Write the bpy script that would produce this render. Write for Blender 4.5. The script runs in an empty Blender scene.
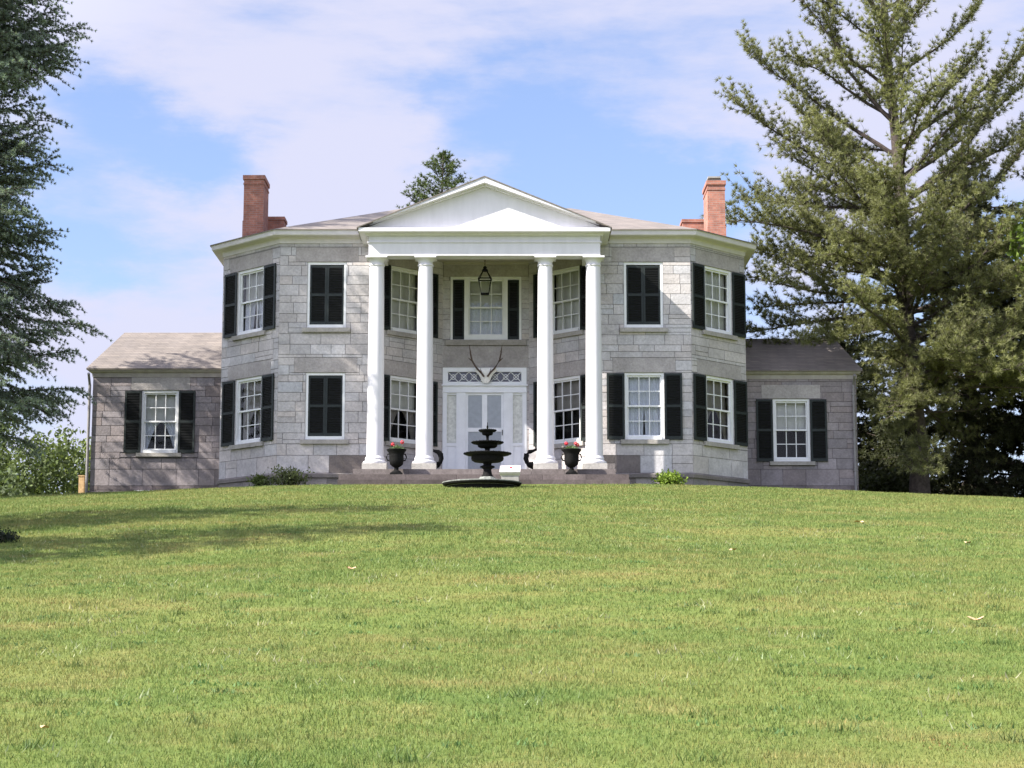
import bpy, math, random
import numpy as np
from mathutils import Vector, Matrix

random.seed(7)
R = math.radians
scene = bpy.context.scene
col = scene.collection

# ------------------------------------------------------------------ camera, sky, sun, exposure
cam_data = bpy.data.cameras.new('camera')
cam = bpy.data.objects.new('camera', cam_data)
col.objects.link(cam)
cam.location = (0.8, -56.0, -5.206)
cam.rotation_euler = (R(90 + 8.41), 0, 0)
cam_data.sensor_width = 36.0
cam_data.lens = 36.0 * 1920 / 1024
cam_data.clip_start = 0.1
cam_data.clip_end = 5000
scene.camera = cam

SUN_EL, SUN_AZ = 42.0, 66.0          # azimuth measured from the facade's normal towards the left
sun_vec = Vector((-math.sin(R(SUN_AZ)) * math.cos(R(SUN_EL)), -math.cos(R(SUN_AZ)) * math.cos(R(SUN_EL)), math.sin(R(SUN_EL))))
sd = bpy.data.lights.new('sun', 'SUN')
sd.energy = 5.0
sd.angle = R(0.55)
sd.color = (1.0, 0.94, 0.85)
sun = bpy.data.objects.new('sun', sd)
sun.rotation_euler = (-sun_vec).to_track_quat('-Z', 'Y').to_euler()
sun.location = (-30, -20, 40)
col.objects.link(sun)

scene.view_settings.view_transform = 'Standard'
scene.view_settings.look = 'None'
scene.view_settings.exposure = 1.32
scene.view_settings.gamma = 1
scene.view_settings.use_curve_mapping = False
scene.cycles.use_denoising = True
scene.cycles.max_bounces = 8
scene.cycles.transparent_max_bounces = 12
scene.cycles.caustics_reflective = False
scene.cycles.caustics_refractive = False


def make_world():
    w = bpy.data.worlds.new('World')
    scene.world = w
    w.use_nodes = True
    nt = w.node_tree
    N, L = nt.nodes, nt.links
    N.clear()
    out = N.new('ShaderNodeOutputWorld')
    bg = N.new('ShaderNodeBackground')
    bg.inputs['Strength'].default_value = 0.075
    sky = N.new('ShaderNodeTexSky')
    sky.sky_type = 'NISHITA'
    sky.sun_disc = False
    sky.sun_elevation = R(SUN_EL)
    sky.sun_rotation = R(180 + SUN_AZ)
    sky.air_density = 1.1
    sky.dust_density = 0.6
    sky.ozone_density = 1.6
    tc = N.new('ShaderNodeTexCoord')

    def vm(op, a, b=None, scale=None):
        n = N.new('ShaderNodeVectorMath'); n.operation = op
        L.new(a, n.inputs[0])
        if b is not None:
            if isinstance(b, tuple): n.inputs[1].default_value = b
            else: L.new(b, n.inputs[1])
        if scale is not None: n.inputs['Scale'].default_value = scale
        return n

    def mt(op, a, b, clamp=False):
        n = N.new('ShaderNodeMath'); n.operation = op; n.use_clamp = clamp
        for k, v in enumerate((a, b)):
            if isinstance(v, (int, float)): n.inputs[k].default_value = v
            else: L.new(v, n.inputs[k])
        return n.outputs[0]
    d = vm('NORMALIZE', tc.outputs['Generated']).outputs[0]
    # thin high cloud: noise over the dome, thinned where the blue shows
    st = vm('MULTIPLY', d, (1.0, 1.0, 2.2)).outputs[0]
    n1 = N.new('ShaderNodeTexNoise')
    n1.inputs['Scale'].default_value = 5.5; n1.inputs['Detail'].default_value = 9
    n1.inputs['Roughness'].default_value = 0.56; n1.inputs['Distortion'].default_value = 0.5
    L.new(st, n1.inputs['Vector'])
    n2 = N.new('ShaderNodeTexNoise')
    n2.inputs['Scale'].default_value = 14; n2.inputs['Detail'].default_value = 8
    n2.inputs['Roughness'].default_value = 0.6
    L.new(st, n2.inputs['Vector'])
    warp = vm('SUBTRACT', n2.outputs['Color'], (0.5, 0.5, 0.5))
    warp = vm('SCALE', warp.outputs[0], scale=0.10)
    dw = vm('ADD', d, warp.outputs[0]).outputs[0]
    n3 = N.new('ShaderNodeTexNoise')       # streaks drawn out by the wind
    n3.inputs['Scale'].default_value = 9; n3.inputs['Detail'].default_value = 8; n3.inputs['Roughness'].default_value = 0.62
    rot = N.new('ShaderNodeMapping'); rot.inputs['Rotation'].default_value = (0.0, R(32), 0.0); rot.inputs['Scale'].default_value = (0.55, 1.0, 2.6)
    L.new(d, rot.inputs['Vector']); L.new(rot.outputs[0], n3.inputs['Vector'])
    f = mt('ADD', mt('MULTIPLY', n1.outputs['Fac'], 1.4), mt('MULTIPLY', n3.outputs['Fac'], 1.7))
    f = mt('ADD', f, -0.86)
    for az, el, r, amt in CLOUDS:
        c = (math.sin(R(az)) * math.cos(R(el)), math.cos(R(az)) * math.cos(R(el)), math.sin(R(el)))
        q = vm('SUBTRACT', dw, c)
        q = vm('MULTIPLY', q.outputs[0], (1.0, 1.0, 1.5))
        ln = N.new('ShaderNodeVectorMath'); ln.operation = 'LENGTH'
        L.new(q.outputs[0], ln.inputs[0])
        x = mt('DIVIDE', ln.outputs['Value'], math.tan(R(r)))
        x = mt('MULTIPLY', x, x)
        g = mt('POWER', 2.71828, mt('MULTIPLY', x, -1.0))
        f = mt('ADD', f, mt('MULTIPLY', g, amt))
    ramp = N.new('ShaderNodeValToRGB')
    ramp.color_ramp.interpolation = 'EASE'
    ramp.color_ramp.elements[0].position = 0.20
    ramp.color_ramp.elements[0].color = (0.10, 0.10, 0.10, 1)
    ramp.color_ramp.elements[1].position = 1.0
    ramp.color_ramp.elements[1].color = (0.96, 0.96, 0.96, 1)
    L.new(f, ramp.inputs['Fac'])
    mix = N.new('ShaderNodeMix'); mix.data_type = 'RGBA'
    L.new(ramp.outputs['Color'], mix.inputs['Factor'])
    tint = N.new('ShaderNodeMix'); tint.data_type = 'RGBA'; tint.blend_type = 'MULTIPLY'
    tint.inputs['Factor'].default_value = 1.0
    tint.inputs['B'].default_value = SKY_TINT
    L.new(sky.outputs[0], tint.inputs['A'])
    L.new(tint.outputs['Result'], mix.inputs['A'])
    # cloud on the sun's side, out of view, is brightened as facade fill
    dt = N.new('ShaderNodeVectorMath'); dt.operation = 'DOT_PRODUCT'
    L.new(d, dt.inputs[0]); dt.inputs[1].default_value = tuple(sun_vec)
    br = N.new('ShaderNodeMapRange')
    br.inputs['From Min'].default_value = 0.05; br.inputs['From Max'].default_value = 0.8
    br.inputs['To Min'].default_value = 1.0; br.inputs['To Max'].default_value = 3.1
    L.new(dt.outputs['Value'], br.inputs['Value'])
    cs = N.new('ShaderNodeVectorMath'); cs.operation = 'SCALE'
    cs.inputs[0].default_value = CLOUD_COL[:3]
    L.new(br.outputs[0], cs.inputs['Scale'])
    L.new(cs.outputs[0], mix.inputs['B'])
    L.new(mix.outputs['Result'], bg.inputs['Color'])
    L.new(bg.outputs[0], out.inputs['Surface'])


# (azimuth, elevation, radius in degrees, amount): banks of cloud (+) and blue gaps (-)
CLOUDS = [(-7, 17.5, 6.0, 0.34), (-3.5, 14.5, 3.5, 0.22), (10, 14.5, 4, 0.2), (-13, 9.5, 3.0, 0.25), (13, 19, 5, 0.28),
          (-11.4, 15.4, 3.0, -0.75), (-13.0, 11.8, 1.8, -0.35), (-9.4, 14.4, 2.0, -0.35), (-1.8, 16.8, 2.2, -0.45), (1.2, 15.2, 2.6, -0.6),
          (5.5, 14.2, 2.2, -0.7), (-14, 13.0, 1.8, -0.4), (9.5, 11.5, 2.2, 0.35), (-11, 8.5, 2.0, 0.3), (14, 11.5, 3, -0.5)]
SKY_TINT = (1.00, 1.01, 1.21, 1)
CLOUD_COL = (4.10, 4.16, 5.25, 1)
make_world()


# ------------------------------------------------------------------ materials
def nmat(name):
    m = bpy.data.materials.new(name)
    m.use_nodes = True
    return m, m.node_tree, m.node_tree.nodes['Principled BSDF']


def noise(nt, scale, detail=5, rough=0.6, vec=None):
    n = nt.nodes.new('ShaderNodeTexNoise')
    n.inputs['Scale'].default_value = scale
    n.inputs['Detail'].default_value = detail
    n.inputs['Roughness'].default_value = rough
    if vec is not None: nt.links.new(vec, n.inputs['Vector'])
    return n


def ramp(nt, src, stops):
    r = nt.nodes.new('ShaderNodeValToRGB')
    els = r.color_ramp.elements
    while len(els) < len(stops): els.new(0.5)
    for e, (p, c) in zip(els, stops):
        e.position = p
        e.color = (c[0], c[1], c[2], 1) if not isinstance(c, (int, float)) else (c, c, c, 1)
    nt.links.new(src, r.inputs['Fac'])
    return r.outputs['Color']


def mixc(nt, a, b, fac, blend='MIX'):
    n = nt.nodes.new('ShaderNodeMix'); n.data_type = 'RGBA'; n.blend_type = blend
    for s, v in (('A', a), ('B', b), ('Factor', fac)):
        if isinstance(v, tuple): n.inputs[s].default_value = (v[0], v[1], v[2], 1)
        elif isinstance(v, (int, float)): n.inputs[s].default_value = v
        else: nt.links.new(v, n.inputs[s])
    return n.outputs['Result']


def position(nt):
    return nt.nodes.new('ShaderNodeNewGeometry').outputs['Position']


def attr(nt, name='Col'):
    a = nt.nodes.new('ShaderNodeAttribute'); a.attribute_name = name
    return a.outputs['Color']


def bump(nt, bsdf, src, strength=0.3, dist=0.02):
    b = nt.nodes.new('ShaderNodeBump')
    b.inputs['Strength'].default_value = strength
    b.inputs['Distance'].default_value = dist
    nt.links.new(src, b.inputs['Height'])
    nt.links.new(b.outputs[0], bsdf.inputs['Normal'])


def plain(name, c, rough=0.6, vary=0.15, scale=6.0, metallic=0.0, spec=0.3, bumps=0.0, streak=False):
    m, nt, b = nmat(name)
    pv = position(nt)
    if streak:
        mp = nt.nodes.new('ShaderNodeMapping'); mp.inputs['Scale'].default_value = (1.6, 1.6, 0.28)
        nt.links.new(pv, mp.inputs['Vector']); pv = mp.outputs[0]
    n = noise(nt, scale, 6, 0.62, pv)
    lo = tuple(x * (1 - vary) for x in c); hi = tuple(min(1, x * (1 + vary)) for x in c)
    nt.links.new(ramp(nt, n.outputs['Fac'], [(0.3, lo), (0.7, hi)]), b.inputs['Base Color'])
    b.inputs['Roughness'].default_value = rough
    b.inputs['Metallic'].default_value = metallic
    b.inputs['Specular IOR Level'].default_value = spec
    if bumps:
        bump(nt, b, n.outputs['Fac'], bumps)
    return m


def attr_mat(name, rough=0.85, nscale=3.0, namp=0.25, fine=18.0, spec=0.2, bumpy=0.25):
    m, nt, b = nmat(name)
    p = position(nt)
    n1 = noise(nt, nscale, 6, 0.65, p)
    n2 = noise(nt, fine, 4, 0.7, p)
    c = mixc(nt, attr(nt), ramp(nt, n1.outputs['Fac'], [(0.28, 1 - namp), (0.72, 1 + namp * 0.6)]), 1.0, 'MULTIPLY')
    c = mixc(nt, c, ramp(nt, n2.outputs['Fac'], [(0.3, 1 - namp * 0.7), (0.7, 1 + namp * 0.5)]), 1.0, 'MULTIPLY')
    nt.links.new(c, b.inputs['Base Color'])
    b.inputs['Roughness'].default_value = rough
    b.inputs['Specular IOR Level'].default_value = spec
    bump(nt, b, n2.outputs['Fac'], bumpy, 0.02)
    return m


def leaf_mat(name, rough=0.6, trans=0.3, spec=0.2):
    m, nt, b = nmat(name)
    a = attr(nt)
    nt.links.new(a, b.inputs['Base Color'])
    b.inputs['Roughness'].default_value = rough
    b.inputs['Specular IOR Level'].default_value = spec
    t = nt.nodes.new('ShaderNodeBsdfTranslucent')
    nt.links.new(mixc(nt, a, (1.25, 1.3, 0.7), 1.0, 'MULTIPLY'), t.inputs['Color'])
    mx = nt.nodes.new('ShaderNodeMixShader')
    mx.inputs[0].default_value = trans
    nt.links.new(b.outputs[0], mx.inputs[1]); nt.links.new(t.outputs[0], mx.inputs[2])
    nt.links.new(mx.outputs[0], nt.nodes['Material Output'].inputs['Surface'])
    return m


def glass_mat(name, tint=(0.9, 0.93, 0.95), ior=1.35, rough=0.02):
    m, nt, b = nmat(name)
    nt.nodes.remove(b)
    tr = nt.nodes.new('ShaderNodeBsdfTransparent'); tr.inputs[0].default_value = (*tint, 1)
    gl = nt.nodes.new('ShaderNodeBsdfGlossy'); gl.inputs['Roughness'].default_value = rough
    fr = nt.nodes.new('ShaderNodeFresnel'); fr.inputs['IOR'].default_value = ior
    bp = nt.nodes.new('ShaderNodeBump'); bp.inputs['Strength'].default_value = 0.12; bp.inputs['Distance'].default_value = 0.02
    nt.links.new(noise(nt, 2.2, 2, 0.5, position(nt)).outputs['Fac'], bp.inputs['Height'])
    nt.links.new(bp.outputs[0], gl.inputs['Normal'])
    mx = nt.nodes.new('ShaderNodeMixShader')
    nt.links.new(fr.outputs[0], mx.inputs[0]); nt.links.new(tr.outputs[0], mx.inputs[1]); nt.links.new(gl.outputs[0], mx.inputs[2])
    nt.links.new(mx.outputs[0], nt.nodes['Material Output'].inputs['Surface'])
    return m


def brick_mat(name, c1, c2, mortar, bw=0.21, bh=0.07):
    m, nt, b = nmat(name)
    p = position(nt)
    sep = nt.nodes.new('ShaderNodeSeparateXYZ'); nt.links.new(p, sep.inputs[0])
    ad = nt.nodes.new('ShaderNodeMath'); ad.operation = 'ADD'
    nt.links.new(sep.outputs[0], ad.inputs[0]); nt.links.new(sep.outputs[1], ad.inputs[1])
    cb = nt.nodes.new('ShaderNodeCombineXYZ')
    nt.links.new(ad.outputs[0], cb.inputs[0]); nt.links.new(sep.outputs[2], cb.inputs[1])
    t = nt.nodes.new('ShaderNodeTexBrick')
    t.inputs['Scale'].default_value = 1.0
    t.inputs['Brick Width'].default_value = bw; t.inputs['Row Height'].default_value = bh
    t.inputs['Mortar Size'].default_value = 0.006
    t.inputs['Color1'].default_value = (*c1, 1); t.inputs['Color2'].default_value = (*c2, 1); t.inputs['Mortar'].default_value = (*mortar, 1)
    nt.links.new(cb.outputs[0], t.inputs['Vector'])
    n = noise(nt, 4.0, 6, 0.65, p)
    c = mixc(nt, t.outputs['Color'], ramp(nt, n.outputs['Fac'], [(0.3, 0.7), (0.7, 1.25)]), 1.0, 'MULTIPLY')
    nt.links.new(c, b.inputs['Base Color'])
    b.inputs['Roughness'].default_value = 0.9
    return m


def shingle_mat(name, c):
    m, nt, b = nmat(name)
    p = position(nt)
    sep = nt.nodes.new('ShaderNodeSeparateXYZ'); nt.links.new(p, sep.inputs[0])
    ad = nt.nodes.new('ShaderNodeMath'); ad.operation = 'ADD'
    nt.links.new(sep.outputs[0], ad.inputs[0]); nt.links.new(sep.outputs[1], ad.inputs[1])
    cb = nt.nodes.new('ShaderNodeCombineXYZ')
    nt.links.new(ad.outputs[0], cb.inputs[0]); nt.links.new(sep.outputs[2], cb.inputs[1])
    t = nt.nodes.new('ShaderNodeTexBrick')
    t.inputs['Scale'].default_value = 1.0
    t.inputs['Brick Width'].default_value = 0.3; t.inputs['Row Height'].default_value = 0.075
    t.inputs['Mortar Size'].default_value = 0.006
    t.inputs['Color1'].default_value = (c[0] * 1.12, c[1] * 1.1, c[2] * 1.08, 1)
    t.inputs['Color2'].default_value = (c[0] * 0.85, c[1] * 0.85, c[2] * 0.86, 1)
    t.inputs['Mortar'].default_value = (c[0] * 0.5, c[1] * 0.5, c[2] * 0.5, 1)
    nt.links.new(cb.outputs[0], t.inputs['Vector'])
    n = noise(nt, 1.3, 6, 0.65, p)
    cc = mixc(nt, t.outputs['Color'], ramp(nt, n.outputs['Fac'], [(0.3, 0.82), (0.7, 1.15)]), 1.0, 'MULTIPLY')
    nt.links.new(cc, b.inputs['Base Color'])
    b.inputs['Roughness'].default_value = 0.92
    return m


M = {
    'stone': attr_mat('limestone_ashlar', 0.9, 1.6, 0.25, 14.0, 0.2, 0.5),
    'white': plain('white_paint', (0.63, 0.62, 0.645), 0.55, 0.055, 3.5, streak=True),
    'cream': plain('cornice_paint', (0.60, 0.575, 0.585), 0.6, 0.08, 4),
    'frame': plain('window_frame_paint', (0.72, 0.73, 0.73), 0.5, 0.05, 5),
    'shut_frame': plain('shutter_rail_paint', (0.015, 0.021, 0.020), 0.55, 0.25, 10),
    'shut': plain('shutter_louvre_paint', (0.007, 0.008, 0.009), 0.6, 0.3, 12),
    'glass': glass_mat('window_glass'),
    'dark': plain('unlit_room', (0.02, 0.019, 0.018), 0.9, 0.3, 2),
    'shade': plain('roller_shade_cloth', (0.62, 0.60, 0.54), 0.85, 0.06, 3),
    'taupe': plain('taupe_shade_cloth', (0.30, 0.27, 0.24), 0.85, 0.08, 3),
    'lace': plain('lace_curtain_cloth', (0.68, 0.69, 0.74), 0.9, 0.15, 30),
    'roof': shingle_mat('brown_shingle', (0.185, 0.162, 0.146)),
    'brick': brick_mat('chimney_brick', (0.38, 0.16, 0.11), (0.28, 0.115, 0.08), (0.30, 0.22, 0.19)),
    'step': attr_mat('worn_step_stone', 0.9, 2.5, 0.35),
    'iron': plain('black_cast_iron', (0.010, 0.010, 0.010), 0.75, 0.4, 20, 0, 0.08),
    'verdigris': plain('weathered_basin_rim', (0.19, 0.20, 0.185), 0.8, 0.45, 14),
    'bone': plain('bleached_bone', (0.86, 0.85, 0.82), 0.7, 0.06, 16),
    'antler': plain('antler_horn', (0.09, 0.06, 0.045), 0.6, 0.4, 25),
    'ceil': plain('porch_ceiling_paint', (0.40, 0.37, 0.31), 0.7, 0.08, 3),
    'door': plain('door_paint', (0.78, 0.80, 0.82), 0.5, 0.05, 4),
    'doorglass': glass_mat('storm_door_glass', (0.75, 0.77, 0.8), 1.7, 0.12),
    'frosted': plain('frosted_sidelight', (0.60, 0.61, 0.56), 0.35, 0.22, 12, 0, 0.5),
    'stained': plain('transom_leaded_glass', (0.06, 0.06, 0.085), 0.25, 0.5, 14, 0, 0.6),
    'screen': plain('grey_screen_cloth', (0.62, 0.62, 0.64), 0.8, 0.08, 8),
    'bark_pine': plain('pine_bark', (0.070, 0.056, 0.050), 0.95, 0.45, 9, bumps=0.6),
    'bark_dark': plain('spruce_bark', (0.055, 0.043, 0.036), 0.95, 0.45, 9, bumps=0.6),
    'leaf': leaf_mat('leaf_blades'),
    'needle': leaf_mat('needle_sprays', 0.6, 0.32),
    'box': plain('white_box_paint', (0.50, 0.47, 0.47), 0.6, 0.1, 10),
    'boxgrey': plain('weathered_box_side', (0.27, 0.26, 0.25), 0.8, 0.2, 8),
    'post': plain('raw_timber_post', (0.46, 0.31, 0.17), 0.85, 0.25, 12),
    'soil': plain('potting_soil', (0.04, 0.03, 0.022), 0.95, 0.3, 20),
    'petal': plain('red_geranium_petal', (0.62, 0.03, 0.05), 0.6, 0.2, 30),
    'pipe': plain('grey_drainpipe_metal', (0.22, 0.21, 0.21), 0.6, 0.15, 6),
    'dryleaf': plain('dry_leaf', (0.55, 0.36, 0.20), 0.8, 0.3, 20),
    'wing_trim': plain('weathered_eave_paint', (0.36, 0.33, 0.30), 0.7, 0.15, 5),
    'lantern_glass': glass_mat('lantern_glass', (0.97, 0.97, 0.96), 1.2),
}


# ------------------------------------------------------------------ mesh helpers
class MB:
    def __init__(self):
        self.v, self.f, self.m, self.c = [], [], [], []
        self.smooth = False

    def quadv(self, pts, mat=0, c=(1, 1, 1), T=None):
        k = len(self.v)
        self.v += [tuple(T @ Vector(p)) if T is not None else tuple(p) for p in pts]
        self.f.append(tuple(range(k, k + len(pts)))); self.m.append(mat); self.c.append(c)

    def box(self, x0, x1, y0, y1, z0, z1, mat=0, c=(1, 1, 1), T=None):
        P = [(x0, y0, z0), (x1, y0, z0), (x1, y1, z0), (x0, y1, z0), (x0, y0, z1), (x1, y0, z1), (x1, y1, z1), (x0, y1, z1)]
        k = len(self.v)
        self.v += [tuple(T @ Vector(p)) if T is not None else p for p in P]
        for q in ((0, 1, 5, 4), (1, 2, 6, 5), (2, 3, 7, 6), (3, 0, 4, 7), (4, 5, 6, 7), (3, 2, 1, 0)):
            self.f.append(tuple(k + i for i in q)); self.m.append(mat); self.c.append(c)

    def prism(self, poly, y0, y1, mat=0, c=(1, 1, 1)):
        """poly in (x, z), counter-clockwise seen from -Y, extruded y0 (front) to y1"""
        k = len(self.v); n = len(poly)
        self.v += [(x, y0, z) for x, z in poly] + [(x, y1, z) for x, z in poly]
        self.f.append(tuple(k + i for i in range(n))); self.f.append(tuple(k + n + i for i in reversed(range(n))))
        for i in range(n):
            j = (i + 1) % n
            self.f.append((k + j, k + i, k + n + i, k + n + j))
        self.m += [mat] * (n + 2); self.c += [c] * (n + 2)

    def lathe(self, prof, cx=0, cy=0, seg=32, mat=0, c=(1, 1, 1), square=False, mats=None):
        k = len(self.v)
        for r, z in prof:
            for i in range(seg):
                a = 2 * math.pi * (i + .5) / seg
                self.v.append((cx + r * math.cos(a), cy + r * math.sin(a), z))
        for j in range(len(prof) - 1):
            for i in range(seg):
                i2 = (i + 1) % seg
                self.f.append((k + j * seg + i, k + j * seg + i2, k + (j + 1) * seg + i2, k + (j + 1) * seg + i))
                self.m.append(mats[j] if mats else mat); self.c.append(c)
        self.f.append(tuple(k + i for i in reversed(range(seg)))); self.m.append(mats[0] if mats else mat); self.c.append(c)
        n = len(prof) - 1
        self.f.append(tuple(k + n * seg + i for i in range(seg))); self.m.append(mats[-1] if mats else mat); self.c.append(c)

    def tube(self, pts, rads, seg=8, mat=0, c=(1, 1, 1)):
        k = len(self.v); n = len(pts)
        pts = [Vector(p) for p in pts]
        for i, p in enumerate(pts):
            t = (pts[min(i + 1, n - 1)] - pts[max(i - 1, 0)])
            if t.length < 1e-9: t = Vector((0, 0, 1))
            t.normalize()
            ref = Vector((0, 0, 1)) if abs(t.z) < 0.9 else Vector((1, 0, 0))
            a = t.cross(ref).normalized(); b = t.cross(a)
            r = rads[i] if isinstance(rads, (list, tuple)) else rads
            for s in range(seg):
                q = 2 * math.pi * s / seg
                self.v.append(tuple(p + a * (r * math.cos(q)) + b * (r * math.sin(q))))
        for i in range(n - 1):
            for s in range(seg):
                s2 = (s + 1) % seg
                self.f.append((k + i * seg + s, k + i * seg + s2, k + (i + 1) * seg + s2, k + (i + 1) * seg + s))
                self.m.append(mat); self.c.append(c)
        self.f.append(tuple(k + s for s in range(seg))); self.f.append(tuple(k + (n - 1) * seg + s for s in reversed(range(seg))))
        self.m += [mat] * 2; self.c += [c] * 2

    def mesh(self, name, mats, smooth=False):
        me = bpy.data.meshes.new(name)
        me.from_pydata(self.v, [], self.f)
        me.polygons.foreach_set('material_index', self.m)
        if smooth: me.polygons.foreach_set('use_smooth', [True] * len(self.f))
        at = me.attributes.new('Col', 'FLOAT_COLOR', 'FACE')
        at.data.foreach_set('color', np.array([(a, b, c, 1.0) for a, b, c in self.c], dtype=np.float32).ravel())
        for m in mats: me.materials.append(M[m])
        me.update()
        return me


def obj(name, me, parent=None, loc=(0, 0, 0), rz=0.0):
    o = bpy.data.objects.new(name, me)
    col.objects.link(o)
    o.location = loc
    o.rotation_euler = (0, 0, rz)
    if parent is not None: o.parent = parent
    return o


def part(name, mb, mats, parent, loc=(0, 0, 0), rz=0.0, smooth=False):
    if isinstance(mats, str): mats = [mats]
    o = obj(name, mb.mesh(name, mats, smooth), parent, loc, rz)
    if smooth: autosmooth(o)
    return o


def autosmooth(o, deg=40):
    me = o.data
    bmv = np.zeros(len(me.polygons) * 3, dtype=np.float32)
    me.polygons.foreach_get('normal', bmv)
    bmv = bmv.reshape(-1, 3)
    # sharp edges by the angle between faces
    ed = {}
    for p in me.polygons:
        for ek in p.edge_keys: ed.setdefault(ek, []).append(p.index)
    ct = math.cos(R(deg))
    for e in me.edges:
        fs = ed.get(tuple(sorted(e.vertices)), [])
        if len(fs) != 2 or float(np.dot(bmv[fs[0]], bmv[fs[1]])) < ct: e.use_edge_sharp = True


def thing(name, label, cat, loc=(0, 0, 0), rz=0.0, group=None):
    o = bpy.data.objects.new(name, None)
    col.objects.link(o)
    o.empty_display_size = 0.2
    o.location = loc; o.rotation_euler = (0, 0, rz)
    o['label'] = label; o['category'] = cat
    if group: o['group'] = group
    return o


def tag(o, label, cat, group=None):
    o['label'] = label; o['category'] = cat
    if group: o['group'] = group
    return o


# ------------------------------------------------------------------ the ground
def ground(x, y):
    d = np.asarray(y, dtype=float) + 56.0
    x = np.asarray(x, dtype=float)
    dc = np.clip(d, 0, 53)
    z = -6.806 + 0.1306 * dc - 0.0001 * dc * dc
    z = z + np.where(d < 0, 0.13 * np.maximum(d, -60), 0)
    s = np.clip(d - 53, 0, 5)
    z = z + 0.120 * s - 0.012 * s * s
    z = z - 0.95 * (1 - np.exp(-(x - 0.3) ** 2 / 360.0))
    fade = np.exp(-((d - 24) / 22.0) ** 2)
    z = z + fade * (0.035 * np.sin(x * 0.55 + d * 0.31) + 0.025 * np.sin(x * 0.23 - d * 0.62 + 1.0))
    return z


def gz(x, y): return float(ground(x, y))


def lawn_color(nt, p):
    """green turf with yellowed, dry patches (world-space, shared by the soil sheet and the blades)"""
    big = noise(nt, 0.42, 5, 0.62, p)
    mp = nt.nodes.new('ShaderNodeMapping'); mp.inputs['Scale'].default_value = (0.9, 1.25, 1.0)
    nt.links.new(p, mp.inputs['Vector'])
    mid = noise(nt, 1.1, 5, 0.66, mp.outputs[0])
    fine = noise(nt, 6.0, 4, 0.7, p)
    dry = ramp(nt, big.outputs['Fac'], [(0.45, 0.0), (0.70, 0.65)])
    dry2 = ramp(nt, mid.outputs['Fac'], [(0.49, 0.0), (0.71, 0.62)])
    c = ramp(nt, fine.outputs['Fac'], [(0.3, (0.106, 0.166, 0.041)), (0.55, (0.156, 0.210, 0.055)), (0.75, (0.200, 0.247, 0.076))])
    c = mixc(nt, c, (0.25, 0.245, 0.082), dry)
    c = mixc(nt, c, (0.275, 0.235, 0.095), dry2)
    lush = noise(nt, 0.75, 4, 0.6, p)
    c = mixc(nt, c, (0.085, 0.150, 0.036), ramp(nt, lush.outputs['Fac'], [(0.52, 0.0), (0.72, 0.55)]))
    return c


def build_ground():
    xs = np.concatenate([np.linspace(-900, -60, 15)[:-1], np.linspace(-60, 60, 161), np.linspace(60, 900, 15)[1:]])
    ys = np.concatenate([np.linspace(-400, -60, 8)[:-1], np.linspace(-60, 24, 141), np.linspace(24, 1500, 16)[1:]])
    X, Y = np.meshgrid(xs, ys)
    Z = ground(X, Y)
    nx, ny = len(xs), len(ys)
    v = np.stack([X, Y, Z], -1).reshape(-1, 3)
    i = np.arange(nx * ny).reshape(ny, nx)
    f = np.stack([i[:-1, :-1], i[:-1, 1:], i[1:, 1:], i[1:, :-1]], -1).reshape(-1, 4)
    me = bpy.data.meshes.new('lawn')
    me.from_pydata(v.tolist(), [], f.tolist())
    me.polygons.foreach_set('use_smooth', [True] * len(f))
    m, nt, b = nmat('lawn_turf')
    p = position(nt)
    c = mixc(nt, lawn_color(nt, p), (0.72, 0.70, 0.62), 1.0, 'MULTIPLY')
    nt.links.new(c, b.inputs['Base Color'])
    b.inputs['Roughness'].default_value = 0.95
    b.inputs['Specular IOR Level'].default_value = 0.1
    me.materials.append(m)
    o = obj('lawn', me)
    o['kind'] = 'structure'


def tri_mesh(name, base, tip, width, side, cols, mats, parent=None, quads=False):
    """numpy triangles: base (N,3), tip (N,3), half-width vectors (N,3)"""
    n = len(base)
    v = np.empty((n, 3, 3), dtype=np.float32)
    v[:, 0] = base - side * width[:, None]
    v[:, 1] = base + side * width[:, None]
    v[:, 2] = tip
    me = bpy.data.meshes.new(name)
    me.vertices.add(n * 3); me.loops.add(n * 3); me.polygons.add(n)
    me.vertices.foreach_set('co', v.ravel())
    me.loops.foreach_set('vertex_index', np.arange(n * 3, dtype=np.int32))
    me.polygons.foreach_set('loop_start', np.arange(0, n * 3, 3, dtype=np.int32))
    at = me.attributes.new('Col', 'FLOAT_COLOR', 'FACE')
    c4 = np.ones((n, 4), dtype=np.float32); c4[:, :3] = cols
    at.data.foreach_set('color', c4.ravel())
    me.materials.append(mats)
    me.update(calc_edges=True)
    return obj(name, me, parent)


def quad_mesh(name, ctr, a, b, cols, mat, parent=None):
    """pointed leaf shapes: four-point rhombs ctr +- a (long), +- b (short)"""
    n = len(ctr)
    v = np.empty((n, 4, 3), dtype=np.float32)
    v[:, 0] = ctr - a; v[:, 1] = ctr + b; v[:, 2] = ctr + a; v[:, 3] = ctr - b
    me = bpy.data.meshes.new(name)
    me.vertices.add(n * 4); me.loops.add(n * 4); me.polygons.add(n)
    me.vertices.foreach_set('co', v.ravel())
    me.loops.foreach_set('vertex_index', np.arange(n * 4, dtype=np.int32))
    me.polygons.foreach_set('loop_start', np.arange(0, n * 4, 4, dtype=np.int32))
    at = me.attributes.new('Col', 'FLOAT_COLOR', 'FACE')
    c4 = np.ones((n, 4), dtype=np.float32); c4[:, :3] = cols
    at.data.foreach_set('color', c4.ravel())
    me.materials.append(mat)
    me.update(calc_edges=True)
    return obj(name, me, parent)


def unit(a): return a / np.maximum(np.linalg.norm(a, axis=-1, keepdims=True), 1e-9)


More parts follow.
